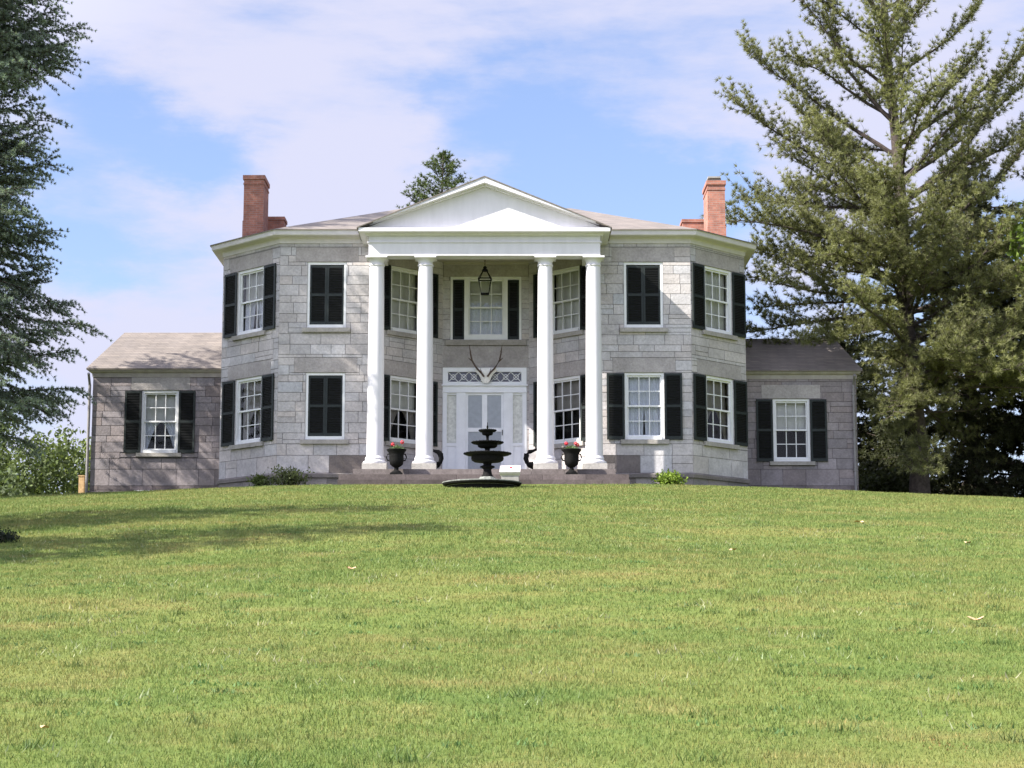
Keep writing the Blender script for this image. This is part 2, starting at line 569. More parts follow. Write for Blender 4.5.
def build_grass():
    rng = np.random.default_rng(3)
    P = []
    S = []
    for d0, d1, dens, hgt in ((6.0, 10, 5200, 0.022), (10, 15, 3200, 0.024), (15, 24, 1700, 0.027), (24, 36, 800, 0.032), (36, 58.0, 480, 0.038)):
        n = int((d1 - d0) * (0.5334 * (d0 + d1) / 2 + 1.6) * dens)
        d = rng.uniform(d0 ** 2, d1 ** 2, n) ** 0.5
        hw = 0.2667 * d + 0.8
        x = 0.8 + rng.uniform(-1, 1, n) * hw
        P.append(np.stack([x, d - 56], -1)); S.append(np.stack([np.full(n, hgt), np.full(n, 0.0018 + 0.0002 * d0)], -1))
    P = np.concatenate(P); S = np.concatenate(S)
    keep = ~((P[:, 1] > -2.78) & (np.abs(P[:, 0]) < 4.2)) & ~((P[:, 1] > -0.15) & (np.abs(P[:, 0]) < 6.4)) & \
        (np.hypot(P[:, 0] - 0.05, P[:, 1] + 7) > 0.9) & ~((P[:, 1] > np.abs(P[:, 0]) - 6.2) & (np.abs(P[:, 0]) < 8.3))
    P, S = P[keep], S[keep]
    n = len(P)
    z = ground(P[:, 0], P[:, 1])
    base = np.stack([P[:, 0], P[:, 1], z - 0.004], -1)
    h = S[:, 0] * rng.uniform(0.45, 1.5, n)
    ang = rng.uniform(0, 2 * np.pi, n)
    lean = rng.uniform(0.1, 0.9, n)
    tip = base + np.stack([np.cos(ang) * lean * h, np.sin(ang) * lean * h, h], -1)
    sa = rng.uniform(0, 2 * np.pi, n)
    side = np.stack([np.cos(sa), np.sin(sa), np.zeros(n)], -1)
    # uneven mowing: the blades stand taller and thicker in places
    un = np.sin(P[:, 0] * 3.1 + 1.7 * np.sin(P[:, 1] * 2.3)) * np.sin(P[:, 1] * 2.7 + 1.3 * np.sin(P[:, 0] * 1.9))
    h = h * (1 + 0.22 * un)
    tip[:, 2] = base[:, 2] + h
    tone = rng.uniform(0.89, 1.16, n)[:, None] * np.array([1, 1, 1])[None]
    straw = rng.random(n) < 0.10
    tone[straw] *= np.array([1.5, 1.15, 1.2])
    # tufts of coarser grass, broad-leaved weeds and pale clover heads
    B2, T2, W2, S2, C2 = [base], [tip], [S[:, 1]], [side], [tone]
    for cnt, k, spr, hh, ww, cc in ((420, 34, 0.05, 0.062, 0.004, (0.72, 0.85, 0.8)), (420, 16, 0.05, 0.024, 0.012, (0.75, 1.0, 1.15)), (260, 12, 0.16, 0.045, 0.006, (2.0, 1.7, 3.4)),
                                    (160, 40, 0.10, 0.012, 0.007, (1.25, 0.72, 0.9))):
        d = rng.uniform(6.5 ** 2, 40 ** 2, cnt) ** 0.5
        cx = 0.8 + rng.uniform(-1, 1, cnt) * (0.2667 * d + 0.5)
        px = np.repeat(cx, k) + rng.normal(0, spr, cnt * k); py = np.repeat(d - 56, k) + rng.normal(0, spr, cnt * k)
        b_ = np.stack([px, py, ground(px, py)], -1)
        hv = hh * rng.uniform(0.5, 1.3, cnt * k)
        if cc[0] > 2:                       # clover: a small pale head held above the turf
            b_[:, 2] += hv * 0.8; hv = np.full(cnt * k, 0.012)
        an = rng.uniform(0, 2 * np.pi, cnt * k); le = rng.uniform(0.2, 1.0, cnt * k)
        B2.append(b_); T2.append(b_ + np.stack([np.cos(an) * le * hv, np.sin(an) * le * hv, hv], -1))
        W2.append(np.full(cnt * k, ww)); a2 = rng.uniform(0, 2 * np.pi, cnt * k)
        S2.append(np.stack([np.cos(a2), np.sin(a2), np.zeros(cnt * k)], -1))
        C2.append(np.array(cc)[None] * np.repeat(rng.uniform(0.75, 1.15, (cnt, 1)), k, 0) * rng.uniform(0.85, 1.15, (cnt * k, 1)))
    base, tip, wid, side, tone = (np.concatenate(q) for q in (B2, T2, W2, S2, C2))
    m, nt, b = nmat('grass_blades')
    c = mixc(nt, lawn_color(nt, position(nt)), attr(nt), 1.0, 'MULTIPLY')
    nt.links.new(c, b.inputs['Base Color'])
    b.inputs['Roughness'].default_value = 0.6
    b.inputs['Specular IOR Level'].default_value = 0.25
    t = nt.nodes.new('ShaderNodeBsdfTranslucent')
    nt.links.new(c, t.inputs['Color'])
    mx = nt.nodes.new('ShaderNodeMixShader'); mx.inputs[0].default_value = 0.35
    nt.links.new(b.outputs[0], mx.inputs[1]); nt.links.new(t.outputs[0], mx.inputs[2])
    nt.links.new(mx.outputs[0], nt.nodes['Material Output'].inputs['Surface'])
    o = tri_mesh('grass', base, tip, wid, side, tone, m)
    o['kind'] = 'stuff'
    o['label'] = 'short mown lawn grass with yellowed dry patches'


build_ground()
build_grass()

# ------------------------------------------------------------------ the house
house = thing('stone_mansion', 'grey cut stone mansion with white columned portico, black shutters and two low side wings', 'house')
CX, CI, CT = 6.10, 3.30, 1.97         # front facet corners and the depth of the slanted facets
CTR = 1.82                            # the right-hand outer facet is a little shorter
XR = CX + CTR
FLR = math.hypot(CTR, CTR)
XO, XC = CX + CT, CI - CT             # outer end of the bays, half width of the recessed centre wall
ZT = 7.32
FL = math.hypot(CT, CT)


def subtract(rects, h):
    out = []
    for (a, b, c, d) in rects:
        x0, x1, z0, z1 = h
        if x1 <= a or x0 >= b or z1 <= c or z0 >= d:
            out.append((a, b, c, d)); continue
        if c < z0: out.append((a, b, c, z0))
        if d > z1: out.append((a, b, z1, d))
        zc, zd = max(c, z0), min(d, z1)
        if a < x0: out.append((a, x0, zc, zd))
        if b > x1: out.append((x1, b, zc, zd))
    return out


def stone_wall(name, W, z0, z1, holes, lintels, base, seed, loc, rz, tall_base=True, stain=None, var=0.05):
    """one wall plane of coursed ashlar; local x runs 0..W, outside is -y; holes are (x0, x1, z0, z1)"""
    rng = random.Random(seed)
    mb = MB()
    # bed of mortar with the openings left out, and a near-black sheet painting the room's dark
    us = sorted({0, W} | {h[0] for h in holes} | {h[1] for h in holes})
    zs = sorted({z0, z1} | {h[2] for h in holes} | {h[3] for h in holes})
    mort = tuple(x * 0.52 for x in base)
    for a, b in zip(us, us[1:]):
        for c, d in zip(zs, zs[1:]):
            if any(h[0] <= (a + b) / 2 <= h[1] and h[2] <= (c + d) / 2 <= h[3] for h in holes): continue
            mb.quadv([(a, 0, c), (b, 0, c), (b, 0, d), (a, 0, d)], 0, mort)
    for h in holes:
        a, b, c, d = h
        y0, y1 = -0.012, 0.16
        for q in ([(a, y0, c), (a, y1, c), (a, y1, d), (a, y0, d)], [(b, y0, d), (b, y1, d), (b, y1, c), (b, y0, c)],
                  [(a, y0, d), (a, y1, d), (b, y1, d), (b, y0, d)], [(a, y0, c), (b, y0, c), (b, y1, c), (a, y1, c)]):
            mb.quadv(q, 0, tuple(x * 0.9 for x in base))
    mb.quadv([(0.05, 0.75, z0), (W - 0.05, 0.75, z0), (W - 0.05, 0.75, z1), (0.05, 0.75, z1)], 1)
    # courses
    z = z0
    if tall_base:
        cs = [z0, 0.30, 0.44, 0.96, 1.30]
        z = 1.30
    else:
        cs = [z0]
    while z < z1 - 0.18:
        z += rng.choice([0.20, 0.26, 0.30, 0.32, 0.34])
        cs.append(min(z, z1))
    if z1 - cs[-1] > 1e-3: cs.append(z1)
    cut = holes + lintels
    for k, (c, d) in enumerate(zip(cs, cs[1:])):
        x = 0.0
        first = True
        while x < W - 1e-6:
            L = rng.uniform(0.38, 1.0) * (1.25 if d - c > 0.45 else 1.0)
            if first: L *= rng.uniform(0.4, 1.0)
            first = False
            x2 = min(x + L, W)
            if W - x2 < 0.22: x2 = W
            split = [(x, x2, c, d)]
            if rng.random() < 0.10 and d - c > 0.28:
                zm = c + (d - c) * rng.uniform(0.42, 0.58)
                split = [(x, x2, c, zm), (x, x2, zm, d)]
            for s in split:
                t = 1 + rng.gauss(0, var)
                w = rng.gauss(0, 0.018)
                cc = [max(0.05, base[0] * t * (1 + w)), max(0.05, base[1] * t), max(0.05, base[2] * t * (1 - w))]
                if stain:
                    q = stain((s[0] + s[1]) / 2, (s[2] + s[3]) / 2, rng)
                    cc = [cc[0] * q[0], cc[1] * q[1], cc[2] * q[2]]
                rs = [s]
                for h in cut: rs = subtract(rs, h)
                for (a, b, e, f) in rs:
                    j = 0.008
                    if b - a < 0.05 or f - e < 0.04: continue
                    mb.box(a + (j if a > 0 else 0), b - (j if b < W else 0), -0.012 - rng.random() * 0.006, 0.001, e + j, f - j, 0, tuple(cc))
            x = x2
    return part(name, mb, ['stone', 'dark'], house, loc, rz)


STONE = (0.478, 0.456, 0.452)
STONE_SHADED = (0.275, 0.245, 0.250)  # wing stone, a little darker itself, deepened further to paint the wings' shade
LINTEL = (0.385, 0.358, 0.345)
WW, WH = 1.16, 1.99
LOW_Z, UP_Z = 1.42, 4.75


def frame_mesh(w, h, jamb=0.075, head=0.075, foot=0.10):
    mb = MB()
    mb.box(-w / 2, -w / 2 + jamb, 0.015, 0.17, 0, h); mb.box(w / 2 - jamb, w / 2, 0.015, 0.17, 0, h)
    mb.box(-w / 2 + jamb, w / 2 - jamb, 0.015, 0.17, h - head, h)
    mb.box(-w / 2 + jamb, w / 2 - jamb, -0.02, 0.17, 0, foot)
    return mb.mesh('window', ['frame'])


def sash_mesh(w, h, jamb=0.075, head=0.075, foot=0.10, cols=3, rows=2):
    """upper and lower sliding sashes with their glazing bars"""
    mb = MB()
    x0, x1 = -w / 2 + jamb, w / 2 - jamb
    zb, zt = foot, h - head
    zm = (zb + zt) / 2
    for (a, b, y) in ((zm - 0.025, zt, 0.06), (zb, zm + 0.025, 0.105)):
        st = 0.042
        mb.box(x0, x0 + st, y, y + 0.04, a, b); mb.box(x1 - st, x1, y, y + 0.04, a, b)
        mb.box(x0 + st, x1 - st, y, y + 0.04, a, a + 0.05); mb.box(x0 + st, x1 - st, y, y + 0.04, b - 0.05, b)
        for i in range(1, cols):
            x = x0 + st + (x1 - x0 - 2 * st) * i / cols
            mb.box(x - 0.013, x + 0.013, y + 0.004, y + 0.036, a + 0.05, b - 0.05)
        for i in range(1, rows):
            z = a + 0.05 + (b - a - 0.1) * i / rows
            mb.box(x0 + st, x1 - st, y + 0.007, y + 0.033, z - 0.013, z + 0.013)
    return mb.mesh('sash', ['frame'])


def pane_mesh(w, h, jamb=0.075, head=0.075, foot=0.10):
    mb = MB()
    x0, x1 = -w / 2 + jamb, w / 2 - jamb
    zm = (foot + h - head) / 2
    mb.quadv([(x0, 0.08, zm), (x1, 0.08, zm), (x1, 0.08, h - head), (x0, 0.08, h - head)])
    mb.quadv([(x0, 0.125, foot), (x1, 0.125, foot), (x1, 0.125, zm), (x0, 0.125, zm)])
    return mb.mesh('pane', ['glass'])


def sill_mesh(w):
    mb = MB()
    mb.box(-w / 2, w / 2, -0.10, 0.15, -0.13, -0.002, 0, (0.36, 0.34, 0.31))
    return mb.mesh('sill', ['stone'])


def lintel_mesh(w, h):
    mb = MB()
    mb.box(-w / 2, w / 2, -0.016, 0.10, 0, h - 0.012, 0, LINTEL)
    return mb.mesh('lintel', ['stone'])


def shutter_mesh(w, h):
    """louvred shutter leaf; x 0..w, hung proud of the wall, two louvred fields"""
    mb = MB()
    st, t = 0.06, 0.038
    mb.box(0, st, 0, t, 0, h); mb.box(w - st, w, 0, t, 0, h)
    zm = h * 0.505
    for (a, b) in ((0, 0.10), (zm - 0.04, zm + 0.04), (h - 0.07, h)):
        mb.box(st, w - st, 0.001, t - 0.001, a, b)
    for (a, b) in ((0.10, zm - 0.04), (zm + 0.04, h - 0.07)):
        n = max(1, int((b - a) / 0.05))
        for i in range(n):
            z = a + (i + 0.5) * (b - a) / n
            T = Matrix.Translation((0, t / 2, z)) @ Matrix.Rotation(R(38), 4, 'X')
            mb.box(st - 0.005, w - st + 0.005, -0.024, 0.024, -0.004, 0.004, 1, T=T)
        mb.box(st, w - st, t - 0.008, t - 0.003, a, b, 1)
    return mb.mesh('shutter', ['shut_frame', 'shut'])


def curtain_mesh(w, za, zb, amp=0.018, n=40, mat='shade', gap=None):
    """cloth hung behind the glass, softly pleated; gap = share of the width left open in the middle at the bottom (tied drapes)"""
    mb = MB()
    nz = 8
    for (x0, x1, sgn) in (((-w / 2, w / 2, 0),) if gap is None else ((-w / 2, 0, 1), (0, w / 2, -1))):
        k = len(mb.v)
        for j in range(nz + 1):
            tz = j / nz
            z = za + (zb - za) * tz
            for i in range(n + 1):
                u = i / n
                a, b = x0, x1
                if sgn:
                    op = gap * w / 2 * (1 - tz) ** 0.6 if gap else 0
                    if sgn > 0: b = x1 - op
                    else: a = x0 + op
                mb.v.append((a + (b - a) * u, 0.24 + amp * math.sin(u * n * 0.9 + 1.3 * math.sin(u * 9)), z))
        for j in range(nz):
            for i in range(n):
                q = k + j * (n + 1) + i
                mb.f.append((q, q + 1, q + n + 2, q + n + 1)); mb.m.append(0); mb.c.append((1, 1, 1))
    return mb.mesh('curtain', [mat], True)


ME = {
    'frame': frame_mesh(WW, WH), 'sash': sash_mesh(WW, WH), 'pane': pane_mesh(WW, WH),
    'sill': sill_mesh(1.42), 'lintel': lintel_mesh(1.85, 0.44), 'shutter': shutter_mesh(0.52, 1.97),
    'leaf': shutter_mesh(0.51, 1.80),
}


def add_curtains(w, specs, wi=1.02):
    for s in specs:
        obj('curtain', curtain_mesh(wi, *s[:2], **s[2]), w)


def place_window(T, z, kind='sash', curtains=(), shutters=(1, 1), lintel=True, sill='sill', swing=(0.05, 0.05)):
    """T: (x, y, rz) of the wall point below the window"""
    x, y, rz = T
    w = obj('window', ME['frame'], house, (x, y, z), rz)
    if kind == 'sash':
        obj('sash', ME['sash'], w); obj('pane', ME['pane'], w)
        add_curtains(w, curtains)
    else:
        obj('shutter', ME['leaf'], w, (-0.512, 0.03, 0.10)); obj('shutter', ME['leaf'], w, (0.002, 0.03, 0.10))
    if sill: obj('sill', ME['sill'], w)
    if lintel: obj('lintel', ME['lintel'], w, (0, 0, WH + 0.012))
    if kind == 'sash' and shutters[0]:
        obj('shutter', ME['shutter'], w, (-WW / 2 - 0.53, -0.075, 0.0), swing[0])
    if kind == 'sash' and shutters[1]:
        s = obj('shutter', ME['shutter'], w, (WW / 2 + 0.01, -0.05, 0.0), -swing[1])
    if abs(rz) > 0.1: w.scale = (FS, 1, 1)
    return w


def frm(p, q):
    """wall frame from plan point p to q (left to right seen from outside)"""
    return math.atan2(q[1] - p[1], q[0] - p[0])


def wall_pt(p, q, u, off=0.0):
    L = math.hypot(q[0] - p[0], q[1] - p[1])
    return (p[0] + (q[0] - p[0]) * u / L, p[1] + (q[1] - p[1]) * u / L, frm(p, q))


FS = 1.13          # the windows of the slanted facets are a little wider


def std_holes(c, zs, k=1.0):
    h = [(c - k * WW / 2, c + k * WW / 2, z, z + WH) for z in zs]
    l = [(c - k * 0.925, c + k * 0.925, z + WH, min(z + WH + 0.452, ZT)) for z in zs] + [(c - k * 0.71, c + k * 0.71, z - 0.13, z) for z in zs]
    return h, l


def dirt(x0, x1, zmax, q):
    def f(u, z, rng):
        if x0 < u < x1 and z < zmax:
            r = rng.uniform(0.5, 1.5) * q
            return (r, r * 0.93, r * 0.90)
        if z < 0.44:
            r = rng.uniform(0.5, 0.75)
            return (r, r * 0.95, r * 0.93)
        return (1, 1, 1)
    return f


Z0 = -1.0
SH = lambda a, b, m='shade', g=None, amp=0.006, n=8: (a, b, dict(mat=m, gap=g, amp=amp, n=n))
LACE = lambda a, b, g=None: (a, b, dict(mat='lace', gap=g, amp=0.02, n=40))
panels = []
PL = [(-XO, CT), (-CX, 0), (-CI, 0), (-XC, CT), (XC, CT), (CI, 0), (CX, 0), (XR, CTR)]
# slanted outer facets, front facets, slanted inner facets
h, l = std_holes(FL / 2, (LOW_Z, UP_Z), FS)
IO = 0.10
hi, li = std_holes(FL / 2 - IO, (LOW_Z, UP_Z), FS)
hj, lj = std_holes(FL / 2 + IO, (LOW_Z, UP_Z), FS)
H2, L2 = std_holes((CX - CI) / 2, (LOW_Z, UP_Z))
stone_wall('wall', FL, Z0, ZT, h, l, STONE, 11, (-XO, CT, 0), -R(45), stain=dirt(9, 9, 0, 1))
stone_wall('wall', CX - CI, Z0, ZT, H2, L2, STONE, 12, (-CX, 0, 0), 0, stain=dirt(1.5, 3.0, 0.97, 0.33))
stone_wall('wall', FL, Z0, ZT, hi, li, STONE, 13, (-CI, 0, 0), R(45), stain=dirt(9, 9, 0, 1))
stone_wall('wall', FL, Z0, ZT, hj, lj, STONE, 14, (XC, CT, 0), -R(45), stain=dirt(9, 9, 0, 1))
stone_wall('wall', CX - CI, Z0, ZT, H2, L2, STONE, 15, (CI, 0, 0), 0, stain=dirt(-1, 0.95, 0.97, 0.33))
hr, lr = std_holes(FLR / 2, (LOW_Z, UP_Z), FS)
stone_wall('wall', FLR, Z0, ZT, hr, lr, STONE, 16, (CX, 0, 0), R(45), stain=dirt(9, 9, 0, 1))
# recessed centre wall with the doorway and the three-part window
DW, DT = 1.28, 3.87
CWH = [(XC - DW - 0.035, XC + DW - 0.035, 0.30, DT), (XC - 1.09, XC + 1.09, 4.72, 6.70)]
stone_wall('wall', 2 * XC, Z0, ZT, CWH, [(XC - 1.25, XC + 1.25, 4.55, 4.72), (0.02, 2 * XC - 0.02, 6.70, 7.1)], STONE, 17, (-XC, CT, 0), 0)
mb = MB(); mb.box(-XC + 0.03, XC - 0.03, -0.016, 0.10, 6.705, 7.09, 0, LINTEL)
part('lintel', mb, 'stone', house, (0, CT, 0))
mb = MB(); mb.box(-XC + 0.03, XC - 0.03, -0.022, -0.0005, 3.885, 4.53, 0, (0.36, 0.337, 0.325))
part('lintel', mb, 'stone', house, (0, CT, 0))
# sides and back of the main block
for (p, q, s) in (((-XO, 11.5), (-XO, CT), 21), ((XR, CTR), (XR, 11.5), 22), ((XR, 11.5), (-XO, 11.5), 23)):
    stone_wall('wall', math.hypot(q[0] - p[0], q[1] - p[1]), Z0, ZT, [], [], STONE, s, (p[0], p[1], 0), frm(p, q))

c1, c2 = wall_pt(PL[0], PL[1], FL / 2), wall_pt(PL[6], PL[7], FLR / 2)
i1, i2 = wall_pt(PL[2], PL[3], FL / 2 - IO), wall_pt(PL[4], PL[5], FL / 2 + IO)
f1, f2 = (-4.70, 0, 0), (4.70, 0, 0)
SHADE_FULL = [LACE(0.1, 1.92)]
place_window(c1, UP_Z, curtains=[SH(0.95, 1.92, 'shade'), LACE(0.1, 1.0, 0.25)])
place_window(c1, LOW_Z, curtains=[SH(1.05, 1.92, 'taupe'), (0.1, 1.05, dict(mat='taupe', gap=0.5, amp=0.02))])
place_window(c2, UP_Z, curtains=[(0.1, 1.92, dict(mat='shade', gap=None, amp=0.022))])
place_window(c2, LOW_Z, curtains=[SH(1.05, 1.92, 'taupe'), (0.1, 1.05, dict(mat='taupe', gap=0.9, amp=0.02))])
place_window(f1, UP_Z, 'closed'); place_window(f1, LOW_Z, 'closed'); place_window(f2, UP_Z, 'closed')
place_window(f2, LOW_Z, curtains=[LACE(0.95, 1.92), LACE(0.1, 1.0, 0.08)])
for ci in (i1, i2):
    place_window(ci, UP_Z, curtains=[SH(0.1, 1.92, 'shade', amp=0.01, n=20)], swing=(0.03, 0.03))
    place_window(ci, LOW_Z, curtains=[SH(1.02, 1.92, 'shade'), (0.1, 1.05, dict(mat='taupe', gap=0.8, amp=0.02))] if ci is i1 else [SH(1.0, 1.92, 'taupe')], swing=(0.03, 0.03))

# three-part window over the door
mb = MB()
hw, hh = 1.09, 1.98
for s in (-1, 1):
    mb.box(*sorted((s * hw, s * (hw - 0.07))), 0.0, 0.16, 0, hh)
    mb.box(*sorted((s * 0.665, s * 0.535)), -0.01, 0.17, 0, hh - 0.08)
    mb.box(*sorted((s * (hw - 0.07), s * 0.665)), 0.06, 0.15, 0, 0.03)
mb.box(-hw + 0.07, hw - 0.07, -0.005, 0.165, hh - 0.08, hh)
mb.box(-0.535, 0.535, -0.015, 0.17, 0, 0.16)
wc = obj('window', mb.mesh('window', ['frame']), house, (0, CT, 4.72))
obj('sash', sash_mesh(1.07, hh - 0.08, 0.001, 0.001, 0.16), wc)
obj('pane', pane_mesh(1.07, hh - 0.08, 0.001, 0.001, 0.16), wc)
add_curtains(wc, [SH(1.15, 1.88, 'shade'), LACE(0.16, 1.2)], 1.04)
for s in (-1, 1):
    obj('shutter', shutter_mesh(0.352, 1.86), wc, (-1.018 if s < 0 else 0.667, 0.06, 0.032))
mb = MB(); mb.box(-1.24, 1.24, -0.10, 0.14, -0.165, -0.002, 0, (0.33, 0.31, 0.285))
obj('sill', mb.mesh('sill', ['stone']), wc)

# doorway: transom, sidelights, pilasters, storm door
dr = MB()
dr.box(-DW, -DW + 0.16, -0.02, 0.16, 3.34, DT); dr.box(DW - 0.16, DW, -0.02, 0.16, 3.34, DT)
dr.box(-DW + 0.16, DW - 0.16, -0.02, 0.16, DT - 0.13, DT); dr.box(-DW + 0.16, DW - 0.16, -0.02, 0.16, 3.34, 3.43)
dr.box(-DW - 0.03, DW + 0.03, -0.09, 0.16, 3.30, 3.338)
dr.box(-DW, DW, -0.03, 0.16, 3.13, 3.298)
dr.box(-DW - 0.01, DW + 0.01, -0.05, 0.155, 3.095, 3.128)
for s in (-1, 1):
    for a, b, y in ((DW, 1.15, -0.02), (0.86, 0.575, -0.025)):
        dr.box(*sorted((s * a, s * b)), y, 0.16, 0.37, 3.093)
    for a, b in ((0.80, 0.63),):
        dr.box(*sorted((s * a, s * b)), -0.045, -0.024, 0.55, 3.0)
    dr.box(*sorted((s * 1.15, s * 0.86)), 0.02, 0.15, 0.37, 1.52)
    dr.box(*sorted((s * 1.12, s * 0.89)), 0.005, 0.025, 0.55, 1.35)
    dr.box(*sorted((s * 1.15, s * 0.86)), -0.01, 0.15, 1.46, 1.55)
    dr.box(*sorted((s * 1.15, s * 0.86)), 0.02, 0.15, 3.03, 3.093)
ds = part('door_surround', dr, 'door', house, (-0.035, CT, 0))
for s in (-1, 1):
    mb = MB(); mb.box(*sorted((s * 1.15, s * 0.86)), 0.06, 0.08, 1.55, 3.03)
    part('sidelight', mb, 'frosted', ds)
mb = MB()
mb.box(-DW + 0.16, DW - 0.16, 0.06, 0.08, 3.43, DT - 0.13, 0)
ta, tb, tz0, tz1 = -DW + 0.16, DW - 0.16, 3.43, DT - 0.13
n = 7
for i in range(n):
    x0 = ta + (tb - ta) * i / n; x1 = ta + (tb - ta) * (i + 1) / n
    for (p, q) in (((x0, tz0), (x1, tz1)), ((x0, tz1), (x1, tz0))):
        mb.tube([(p[0], 0.05, p[1]), (q[0], 0.05, q[1])], 0.013, 6, 1)
    mb.tube([((x0 + x1) / 2 + 0.075 * math.cos(a), 0.05, (tz0 + tz1) / 2 + 0.075 * math.sin(a)) for a in np.linspace(0, 2 * math.pi, 13)], 0.011, 6, 1)
part('transom', mb, ['stained', 'frame'], ds)
mb = MB()
w = 0.573
mb.box(-w, -0.505, 0.02, 0.07, 0.38, 3.09); mb.box(0.505, w, 0.02, 0.07, 0.38, 3.09)
mb.box(-0.08, 0.08, 0.02, 0.07, 2.02, 3.02)
mb.box(-0.505, 0.505, 0.02, 0.07, 3.02, 3.09); mb.box(-0.505, 0.505, 0.018, 0.07, 1.90, 2.02); mb.box(-0.505, 0.505, 0.02, 0.07, 0.38, 0.50)
door = part('door', mb, 'door', house, (-0.035, CT, 0))
mb = MB(); mb.box(-0.505, 0.505, 0.05, 0.06, 0.50, 3.02); part('screen', mb, 'screen', door)
mb = MB(); mb.quadv([(-0.505, 0.035, 0.50), (0.505, 0.035, 0.50), (0.505, 0.035, 3.02), (-0.505, 0.035, 3.02)]); part('pane', mb, 'glass', door)
mb = MB(); mb.tube([(0.54, 0.02, 1.95), (0.54, -0.04, 1.95), (0.54, -0.04, 1.80), (0.54, 0.02, 1.80)], 0.012, 6); part('handle', mb, 'iron', door)


# ledge round the foot of the walls, and the cornice: profiles swept along the plan
def offset_path(path, d):
    """offset an open plan polyline to the outside (its right-hand side)"""
    out = []
    n = len(path)
    for i in range(n):
        ns = []
        for a, b in ((i - 1, i), (i, i + 1)):
            if a < 0 or b >= n: continue
            dx, dy = path[b][0] - path[a][0], path[b][1] - path[a][1]
            L = math.hypot(dx, dy)
            ns.append((dy / L, -dx / L))
        if len(ns) == 1: out.append((path[i][0] + ns[0][0] * d, path[i][1] + ns[0][1] * d))
        else:
            mx, my = ns[0][0] + ns[1][0], ns[0][1] + ns[1][1]
            k = 2 / (mx * mx + my * my)
            out.append((path[i][0] + mx * k * d, path[i][1] + my * k * d))
    return out


def sweep(name, path, prof, mat, parent=house, c=(1, 1, 1), mats=None):
    """prof: closed list of (offset, z)"""
    mb = MB()
    rings = [offset_path(path, o) for o, z in prof]
    n, m = len(path), len(prof)
    for i in range(n - 1):
        for j in range(m):
            k = (j + 1) % m
            a, b = rings[j], rings[k]
            mb.quadv([(*a[i], prof[j][1]), (*a[i + 1], prof[j][1]), (*b[i + 1], prof[k][1]), (*b[i], prof[k][1])], mats[j] if mats else 0, c)
    for i in (0, n - 1):
        mb.quadv([(*rings[j][i], prof[j][1]) for j in range(m)], 0, c)
    return part(name, mb, mat, parent)


LEFT = [(-XO, 11.5), (-XO, CT), (-CX, 0), (-3.36, 0)]
RIGHT = [(3.36, 0), (CX, 0), (XR, CTR), (XR, 11.5)]
CORN = [(0.0, 7.31), (0.045, 7.31), (0.05, 7.44), (0.10, 7.47), (0.30, 7.475), (0.34, 7.48), (0.36, 7.50), (0.39, 7.63), (0.39, 7.65), (0.0, 7.64)]
for pth in (LEFT, RIGHT):
    sweep('cornice', pth, CORN, ['cream'])
sweep('water_table', LEFT, [(0.0, 0.30), (0.07, 0.30), (0.08, 0.40), (0.02, 0.44), (0.0, 0.44)], ['stone'], c=(0.20, 0.18, 0.17))
sweep('water_table', RIGHT, [(0.0, 0.30), (0.07, 0.30), (0.08, 0.40), (0.02, 0.44), (0.0, 0.44)], ['stone'], c=(0.20, 0.18, 0.17))

# low hipped roof of the main block
E = offset_path([(-XO, 11.5), (-XO, CT), (-CX, 0), (CX, 0), (XR, CTR), (XR, 11.5)], 0.42)
E[0] = (E[0][0], 12.0); E[-1] = (E[-1][0], 12.0)
ZE, ZR = 7.655, 9.84
rl, rr = (-2.75, 6.0, ZR), (2.75, 6.0, ZR)
mb = MB()
e3 = [(x, y, ZE) for x, y in E]
mb.quadv([e3[0], e3[1], rl]); mb.quadv([e3[1], e3[2], rl]); mb.quadv([e3[2], e3[3], rr, rl])
mb.quadv([e3[3], e3[4], rr]); mb.quadv([e3[4], e3[5], rr]); mb.quadv([e3[5], e3[0], rl, rr])
lo = [(x, y, ZE - 0.03) for x, y in E]
for i in range(6):
    j = (i + 1) % 6
    mb.quadv([lo[i], lo[j], e3[j], e3[i]])
roof = part('roof', mb, 'roof', house)


def chimney(x0, x1, y0, y1, z0, z1, cap=True, stone_cap=False):
    mb = MB()
    mb.box(x0, x1, y0, y1, z0, z1 - (0.13 if cap else 0.0))
    if not cap: mb.box(x0 - 0.03, x1 + 0.03, y0 - 0.03, y1 + 0.03, z1 - 0.10, z1 + 0.001)
    e = 0.035
    if cap:
        mb.box(x0 - e * 0.5, x1 + e * 0.5, y0 - e * 0.5, y1 + e * 0.5, z1 - 0.30, z1 - 0.24)
        mb.box(x0 - e, x1 + e, y0 - e, y1 + e, z1 - 0.13, z1)
        mb.box(x0 - e * 0.6, x1 + e * 0.6, y0 - e * 0.6, y1 + e * 0.6, z0, z1 - 1.45)
    ch = part('chimney', mb, 'brick', house)
    mb = MB()
    if stone_cap:
        mb.box(x0 + 0.10, x1 - 0.10, y0 + 0.1, y1 - 0.1, z1, z1 + 0.10, 0, (0.2, 0.19, 0.18))
        mb.box(x0 + 0.03, x1 - 0.12, y0 + 0.05, y1 - 0.05, z1 + 0.10, z1 + 0.15, 0, (0.3, 0.29, 0.27))
        part('chimney_cap', mb, 'stone', ch)


chimney(-7.54, -6.92, 2.2, 3.35, 7.5, 9.97)
chimney(-6.97, -6.45, 3.6, 4.3, 7.6, 8.98, cap=False)
chimney(6.88, 7.42, 2.2, 3.45, 7.5, 9.80, stone_cap=True)
chimney(6.22, 6.9, 3.6, 4.3, 7.6, 8.90, cap=False)

